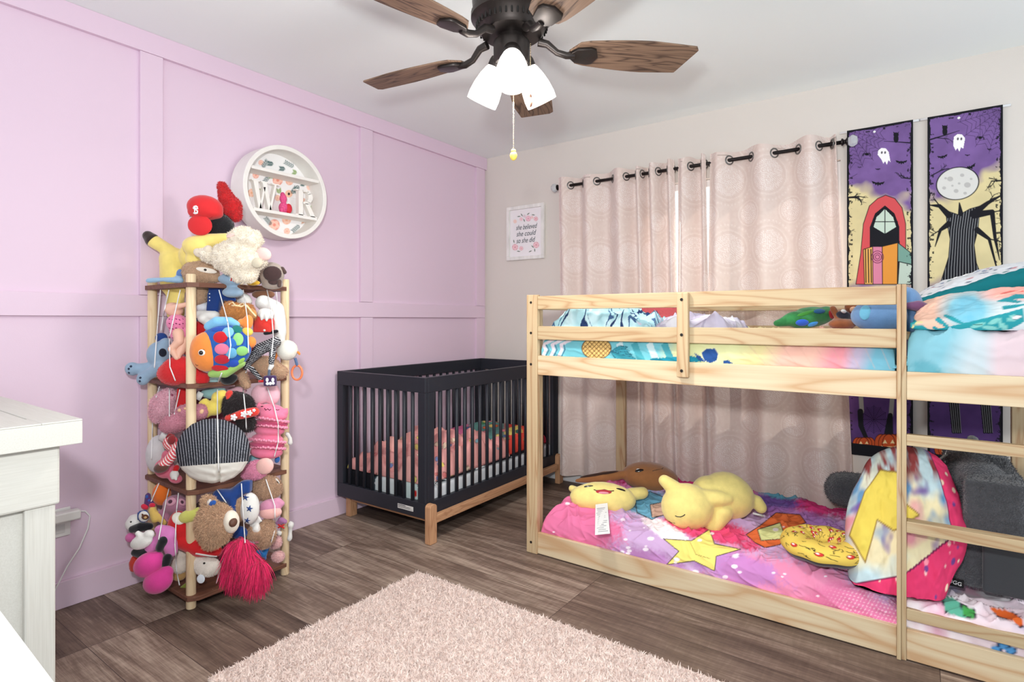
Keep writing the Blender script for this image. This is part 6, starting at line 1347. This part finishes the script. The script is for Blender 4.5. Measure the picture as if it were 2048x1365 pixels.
t = T_('pink plush underneath the striped sock monkey, middle tier', 'C', 2.30, G3); t.body(C(216, 110, 132), [('e', 450, 950, 105, 100, .3, 0, 60), ('e', 560, 1050, 70, 50, .3, 0, 50), ('e', 500, 820, 80, 70, 0, -30, 50)]); t.part('mitten', WHT, [('e', 550, 1010, 44, 48, .2, 60, 36), ('c', 540, 1030, 16, 528, 1055, 13, 90, 90), ('c', 565, 1030, 16, 565, 1062, 13, 90, 90)], soft=True); t.part('sleeve', RED, [('c', 570, 940, 28, 560, 970, 26, 40, 50)])
t = T_('fluffy pink plush foot with a pale sole on the shelf edge, middle tier', 'C', 2.36, G3); t.body(C(232, 156, 184), [('e', 1380, 960, 125, 92, -.4, 0, 70), ('e', 1310, 1010, 80, 50, 0, 0, 45)], fur=(4600, .009, .002, 1.0, .4, (236, 160, 190))); t.part('sole', C(240, 190, 182), [('e', 1465, 925, 92, 84, -.4, 50, 40)], soft=True)
t = T_('small aqua plush between the two pink cushions, middle tier', 'C', 2.42, G3); t.body(C(140, 194, 206), [('e', 1330, 880, 46, 80, .2, 0, 40), ('e', 1400, 850, 70, 40, 0, -20, 40)]); t.part('blue_trim', C(60, 110, 180), [('e', 1590, 860, 26, 34, .4, 0, 20)])
t = T_('small white plush poking out past the right post, middle tier', 'C', 2.52, G3); t.body(WHT, [('c', 1690, 600, 24, 1720, 640, 20, 0, 0), ('c', 1720, 640, 20, 1720, 690, 27, 0, 0)])
# ---- lower tier (crop D)
t = T_('plain bright orange plush ball at the back left, lower tier', 'D', 2.40, G4); t.body(C(236, 120, 46), [('e', 440, 230, 82, 110, -.1, 0, 80), ('e', 470, 150, 60, 60, 0, 0, 50)])
t = T_('mauve plush owl with big ringed eyes, lower tier', 'D', 2.34, G4); t.body(C(170, 116, 140), [('e', 575, 330, 120, 95, 0, 0, 80), ('e', 500, 400, 60, 80, .2, 0, 50), ('c', 420, 400, 16, 500, 490, 14, 50, 60)]); t.part('eye_ring', C(206, 150, 170), [('f', 528, 302, 50, 46, 0, .35), ('f', 632, 306, 42, 40, 0, .35)]); t.part('eye', C(88, 54, 70), [('f', 528, 304, 24, 24, 0, 1.2), ('f', 630, 308, 20, 20, 0, 1.2)])
t = Toy('fabric_doll', 'small patchwork fabric doll in purple, red and yellow prints at the left, lower tier', 'doll', 'D', 2.33); t.body(C(92, 56, 110), [('c', 310, 245, 28, 305, 310, 34, 0, 0), ('e', 330, 320, 50, 40, .3, 0, 30)], lump=.003); t.part('red_print', C(214, 48, 74), [('e', 280, 350, 36, 26, .4, 20, 20), ('e', 350, 335, 30, 22, 0, 26, 18)]); t.part('yellow_print', C(226, 190, 104), [('c', 355, 380, 34, 375, 470, 34, 30, 50), ('c', 400, 420, 26, 460, 500, 28, 30, 40)], soft=True); t.part('blue_print', C(60, 90, 170), [('f', 300, 255, 14, 16, 0, .5), ('f', 320, 290, 14, 12, 0, .5)])
bd = Toy('fabric_badge', 'round navy and white fabric badge with a small brown patch at the lower left', 'badge', 'D', 2.27); bd.body(C(44, 74, 140), [('e', 266, 440, 68, 70, 0, 0, 14)]); bd.part('white_disc', WHT, [('e', 270, 440, 50, 52, 0, 5, 14)]); bd.part('brown_patch', C(96, 58, 40), [('e', 282, 446, 36, 28, .1, 12, 12), ('e', 262, 424, 12, 12, 0, 12, 10)]); bd.part('muzzle', C(206, 168, 110), [('e', 286, 452, 14, 12, 0, 24, 8)])
t = T_('white plush puppy with one long black ear lying at the lower left', 'D', 2.29, G4); t.body(WHT, [('e', 175, 510, 78, 66, -.3, 0, 60), ('c', 175, 470, 50, 250, 450, 40, -10, -10)]); t.part('ear', BLKP, [('c', 165, 560, 34, 245, 540, 44, 50, 60), ('c', 245, 540, 44, 325, 535, 34, 60, 50)], soft=True); t.eyes((150, 492), r=9)
t = Toy('dress_doll', 'upside down doll in an orchid dress and magenta shoes, spilling from the tower', 'doll', 'D', 2.22)
t.body(ORCH, [('e', 480, 640, 95, 120, .1, 0, 60), ('e', 350, 710, 60, 90, .5, 10, 40), ('e', 430, 560, 60, 50, 0, 0, 40), ('e', 520, 720, 70, 110, -.2, -10, 50)], lump=.005, lscale=30)
t.part('mitten', WHT, [('e', 250, 680, 110, 68, -.4, 60, 44), ('c', 240, 620, 30, 215, 600, 24, 60, 60), ('e', 320, 610, 50, 44, 0, 55, 36)], soft=True); t.part('limb', BLKP, [('c', 425, 735, 40, 455, 670, 44, 40, 50)], soft=True); t.part('limb', BLKP, [('c', 480, 880, 42, 495, 830, 40, 30, 30)], soft=True); t.part('limb', BLKP, [('c', 190, 780, 36, 290, 800, 50, 0, 20)], soft=True)
t.part('shoe', MAG, [('e', 315, 895, 140, 112, -.5, 60, 90), ('e', 390, 830, 62, 62, 0, 50, 56)], soft=True); t.part('shoe', MAG, [('e', 405, 1050, 138, 112, -.45, 70, 90), ('e', 480, 970, 66, 64, 0, 55, 58)], soft=True)
t = T_('red and orange knitted plush corner behind the magenta shoes', 'D', 2.28, G4); t.body(C(206, 66, 56), [('e', 195, 885, 62, 86, .2, 0, 40)], lump=.004, lscale=50); t.part('pink_cheek', C(214, 110, 170), [('e', 145, 640, 46, 44, 0, 0, 34)])
t = T_('red plush parrot with cream and lime face panels behind the front post, lower tier', 'D', 2.28, G4)
t.body(RED, [('e', 610, 560, 112, 175, -.1, 0, 90), ('c', 640, 660, 90, 800, 740, 80, 0, 10), ('c', 800, 740, 80, 960, 770, 50, 10, 20)], lump=.002); t.part('face_panel', C(234, 228, 214), [('f', 600, 460, 62, 66, -.5, .3)]); t.part('lime_panel', C(212, 212, 112), [('e', 690, 440, 95, 62, -.3, 60, 40), ('e', 770, 420, 46, 70, .3, 40, 36)], soft=True); t.part('white_trim', WHT, [('s', [(760, 790), (820, 800), (900, 812), (960, 815)], 9)])
def teddy(label, D, body, parts, fur, group=G4, col=(186, 152, 124)):
    t = T_(label, 'D', D, group); t.body(C(*col), body, lump=.004, lscale=40, fur=fur)
    for nm, mm, sh in parts: t.part(nm, mm, sh, soft=True)
    return t
t = teddy('largest curly tan teddy bear head turned sideways with blue ear linings, lower tier', 2.19, [('e', 930, 520, 160, 205, -.05, 0, 130), ('e', 985, 500, 130, 160, 0, 20, 110), ('e', 880, 300, 64, 56, .2, 0, 36), ('e', 895, 700, 58, 56, .1, 0, 36)], [('muzzle', C(232, 222, 206), [('e', 1095, 490, 68, 108, -.1, 50, 80)]), ('nose', mat('nose_brown', (96, 66, 54), rough=.5), [('e', 1112, 498, 34, 42, 0, 100, 50)]), ('ear_lining', C(40, 84, 160), [('e', 915, 318, 42, 30, -.6, 30, 24), ('e', 925, 690, 48, 30, .3, 30, 24)]), ('ear_trim', WHT, [('e', 890, 310, 26, 40, .2, 26, 22), ('e', 925, 720, 36, 22, .3, 22, 22)])], (15000, .014, .0026, 1.1, .35, (208, 170, 138)))
t = T_('plush in a royal blue jacket and white star shirt beside the large teddy, lower tier', 'D', 2.30, G4)
t.body(C(34, 66, 132), [('c', 980, 240, 60, 1110, 250, 66, 0, 0), ('c', 1110, 250, 66, 1200, 170, 60, 0, -20), ('c', 1110, 290, 50, 1120, 400, 40, 20, 40), ('e', 1170, 590, 82, 66, .1, 0, 50), ('b', 1240, 160, 40, 60, 40, 0, -20)], lump=.003)
t.part('star_shirt', WHT, [('e', 1270, 365, 88, 150, .05, 10, 70)], soft=True); t.part('fur_chest', C(186, 150, 120), [('e', 1170, 370, 52, 125, .1, 0, 60)], soft=True, fur=(2600, .008, .002, 1.0, .3, (204, 168, 138)))
sh = [o for o in t.root.children if o.name.startswith('star_shirt')][0]; onto(t, sh)
for x, y, s in ((1230, 262, 30), (1266, 368, 30), (1245, 480, 26)):
    st = MB()
    for k in range(5):
        a = -PI / 2 + k * 2 * PI / 5 + .2; p, _n = t.hit(x, y); q = t.hit(x + s * math.cos(a), y + s * math.sin(a))[0]; st.capsule(p - FW * .0006, t.L(s * .34), q, t.L(3), 8)
    st.build('star', mat('star_blue', (36, 62, 120), rough=.8), sh, smooth=True)
t = teddy('tan teddy bear upside down at the upper right, lower tier', 2.40, [('e', 1430, 170, 135, 112, .1, 0, 90), ('e', 1400, 240, 80, 44, .1, 0, 50), ('e', 1340, 90, 60, 40, 0, -10, 40)], [], (7000, .011, .0022, 1.1, .3, (200, 164, 136))); t.part('eye_patch', WHT, [('f', 1528, 110, 24, 40, 0, .5)]); t.eyes((1530, 120), r=15)
t = T_('rosy pink plush paw with a peach sole along the right post, lower tier', 'D', 2.37, G4); t.body(C(218, 148, 178), [('e', 1465, 350, 108, 78, -.1, 0, 60), ('c', 1530, 300, 40, 1570, 320, 30, 0, -10)]); t.part('sole', C(240, 184, 178), [('e', 1465, 405, 108, 62, -.08, 26, 46)], soft=True)
t = teddy('tan teddy bear with a white cuffed paw reaching out at the right, lower tier', 2.36, [('e', 1425, 590, 80, 130, .05, 0, 70), ('c', 1390, 570, 60, 1315, 595, 62, 20, 50), ('e', 1400, 690, 60, 50, 0, 0, 50)], [('cuff', WHT, [('e', 1335, 560, 46, 42, .5, 60, 44), ('b', 1320, 490, 60, 34, 10, -.6, 50)]), ('tongue', C(232, 140, 160), [('e', 1335, 675, 36, 24, .4, 40, 14)])], (7000, .011, .0022, 1.1, .3, (206, 168, 138)), G4); t.eyes((1466, 665), r=13)
t = T_('fluffy small pink lambs tail and bow near the foot of the right post', 'D', 2.46, G4); t.body(C(226, 178, 176), [('e', 1525, 680, 46, 60, 0, 0, 40), ('e', 1535, 820, 62, 52, 0, 0, 45), ('e', 1490, 720, 30, 30, 0, 0)], fur=(2600, .006, .002, 1.0, .3, (232, 190, 190))); t.part('blue_tail', C(46, 120, 190), [('c', 1350, 780, 26, 1400, 790, 34, 40, 50), ('c', 1400, 790, 30, 1470, 690, 12, 50, 50), ('c', 1400, 800, 24, 1420, 840, 12, 50, 50)], soft=True); t.part('bow', C(170, 116, 160), [('c', 1560, 470, 26, 1600, 490, 24, 30, 30), ('c', 1530, 500, 22, 1560, 500, 20, 30, 30)], soft=True); t.part('red_ribbon', RED, [('c', 1540, 545, 8, 1590, 520, 7, 50, 50), ('c', 1540, 520, 8, 1590, 550, 7, 50, 50)])
t = T_('small white plush feet poking out past the foot of the right post', 'D', 2.56, G4); t.body(WHT, [('e', 1655, 520, 32, 36, 0, 0), ('e', 1645, 640, 26, 44, .2, 0), ('e', 1540, 600, 34, 30, 0, 30), ('c', 1655, 520, 20, 1645, 640, 20, 0, 0)])
# shaggy magenta
sp = T_('shaggy hot magenta long haired plush spilling over the bottom shelf', 'D', 2.22, G4); CRIM = C(190, 30, 78)
sp.body(CRIM, [('e', 1180, 720, 95, 70, 0, -10, 60), ('e', 1190, 800, 120, 80, .3, 0, 70), ('e', 1320, 930, 95, 100, .3, 10, 70), ('e', 1150, 880, 85, 100, .2, 0, 55)])
P, N = sample(sp.world, 5200, 77); me = strands(P, N * .55, .082, .0046, .30, 2.2, 6, 78, .45, comb=(-FW * .2 - RT * .1 - UP * .9)); a = me.attributes['Col']; cc = np.empty(len(me.vertices) * 4, np.float32); a.data.foreach_get('color', cc); cc = cc.reshape(-1, 4); cc[:, :3] *= np.array(lin((222, 46, 98))); a.data.foreach_set('color', cc.ravel())
co = np.empty(len(me.vertices) * 3, np.float32); me.vertices.foreach_get('co', co); co = co.reshape(-1, 3); co[:, 2] = np.maximum(co[:, 2], .006); me.vertices.foreach_set('co', co.ravel()); link_mesh('fur', me, FURM, sp.bodyobj)
sp.part('face', C(232, 150, 180), [('e', 1390, 1015, 34, 36, 0, 40, 26), ('e', 1330, 1080, 60, 16, 0, 20, 20)])
t = T_('white plush puppy face lying on the bottom shelf behind the front post', 'D', 2.27, G4); t.body(C(230, 222, 212), [('e', 870, 915, 130, 92, .1, 0, 70), ('e', 790, 860, 60, 50, 0, -10, 50)], fur=(3600, .004, .0015, .9, .3, (238, 230, 222))); t.eyes((840, 882), r=11); t.part('care_tag', plush((222, 228, 236), False), [('e', 808, 1030, 38, 42, .1, 60, 5)])
t = T_('cream and white plush paws by the bottom left cord', 'D', 2.31, G4); t.body(C(224, 214, 202), [('e', 610, 800, 66, 55, .2, 0, 44), ('e', 610, 900, 78, 80, .1, 0, 54)], fur=(2600, .004, .0015, .9, .3, (232, 222, 210)))
t = T_('tan and olive plush scraps flat on the bottom shelf', 'D', 2.33, G4); t.body(C(190, 150, 96), [('e', 590, 985, 82, 66, .2, 0, 36), ('e', 560, 920, 40, 40, 0, 0, 26)], lump=.003); t.part('olive_leaf', C(136, 146, 52), [('c', 620, 1110, 12, 680, 1080, 22, 20, 20), ('c', 650, 1130, 10, 700, 1090, 16, 20, 20)], soft=True)
t = T_('dark charcoal plush filling the back of the lower tier', 'D', 2.46, G4); t.body(C(70, 60, 62), [('e', 900, 1020, 200, 60, 0, 0, 60), ('e', 1000, 700, 90, 60, 0, 30, 50)])
# dark fillers deep in the tower so the tiers read full
for nm, crop, D, shp, col in (('dusty blue plush deep inside the upper tier', 'B', 2.52, [('e', 900, 500, 290, 300, 0, 0, 130)], (92, 96, 116)), ('wine red plush deep inside the middle tier', 'C', 2.52, [('e', 900, 420, 300, 280, 0, 0, 130)], (128, 70, 84)), ('brown plush deep inside the lower tier', 'D', 2.52, [('e', 980, 560, 300, 350, 0, 0, 130)], (110, 84, 76)), ('caramel plush wedged under the top rim', 'A', 2.50, [('e', 1000, 1260, 330, 120, 0, 0, 130), ('e', 1450, 1210, 120, 50, 0, 20, 60)], (140, 96, 72))):
    T_(nm, crop, D, None).body(C(*col), shp)

# ---- white cords: they lie on whatever bulges out, else run straight between shelves
def cord(crop, pts, Dface):
    ox, oy, sc = CROPS[crop]; W = []; n = 14
    for (x0, y0), (x1, y1) in zip(pts[:-1], pts[1:]):
        for k in range(n + 1):
            x, y = x0 + (x1 - x0) * k / n, y0 + (y1 - y0) * k / n; px, py = ox + x / sc, oy + y / sc; d = at(px, py, D=1.0) - CAM; ln = np.linalg.norm(d); best = Dface(px)
            for b in BVHS:
                loc, nrm, i, dist = b.ray_cast(Vector(CAM), Vector(d / ln))
                if loc is not None: best = min(best, dist / ln - .006)
            W.append((px, py, best))
    D = np.array([w[2] for w in W]); D2 = D.copy()
    for _ in range(6): D2[1:-1] = np.minimum(D2[1:-1], (D2[:-2] + D2[2:]) / 2 + .0)
    D2 = np.minimum(D, D2)
    MB().tube([at(w[0], w[1], D=max(q, 1.9)) for w, q in zip(W, D2)], .0023, 6).build('cord', mat('cord_white', (236, 236, 236), rough=.6), TW, smooth=True)
def DF(px):     # depth of the two visible faces
    return 2.235 + (385 - px) * .0028 if px < 385 else 2.235 + (px - 385) * .00163
for crop, pts in (('B', [(410, 0), (380, 350), (348, 790)]), ('B', [(495, 0), (440, 250), (415, 420)]), ('B', [(610, 0), (540, 300), (500, 480), (505, 780), (560, 920)]), ('B', [(1000, 0), (1090, 330), (1120, 560), (1100, 700)]), ('B', [(1245, 0), (1290, 300), (1300, 640)]), ('B', [(1485, 0), (1530, 200), (1550, 480), (1530, 680)]), ('B', [(1580, 20), (1590, 140)]), ('B', [(1030, 840), (985, 950)]), ('B', [(1290, 800), (1270, 840)]),
        ('C', [(400, 120), (365, 230)]), ('C', [(500, 140), (500, 420)]), ('C', [(605, 150), (550, 400)]), ('C', [(330, 480), (318, 860)]), ('C', [(985, 150), (985, 450), (998, 980)]), ('C', [(1245, 150), (1270, 380), (1280, 610)]), ('C', [(1490, 130), (1560, 330), (1600, 500), (1600, 680), (1560, 830)]),
        ('D', [(415, 125), (340, 300)]), ('D', [(510, 170), (480, 300), (410, 660)]), ('D', [(598, 220), (580, 380), (565, 700), (580, 960), (608, 1090)]), ('D', [(960, 185), (1060, 330)]), ('D', [(1190, 130), (1205, 400), (1225, 690)]), ('D', [(1420, 90), (1505, 340), (1508, 560), (1450, 760)]), ('D', [(1080, 640), (1030, 800), (955, 1070)]), ('D', [(925, 1130), (895, 1170)])):
    cord(crop, pts, DF)
bpy.context.view_layer.update()
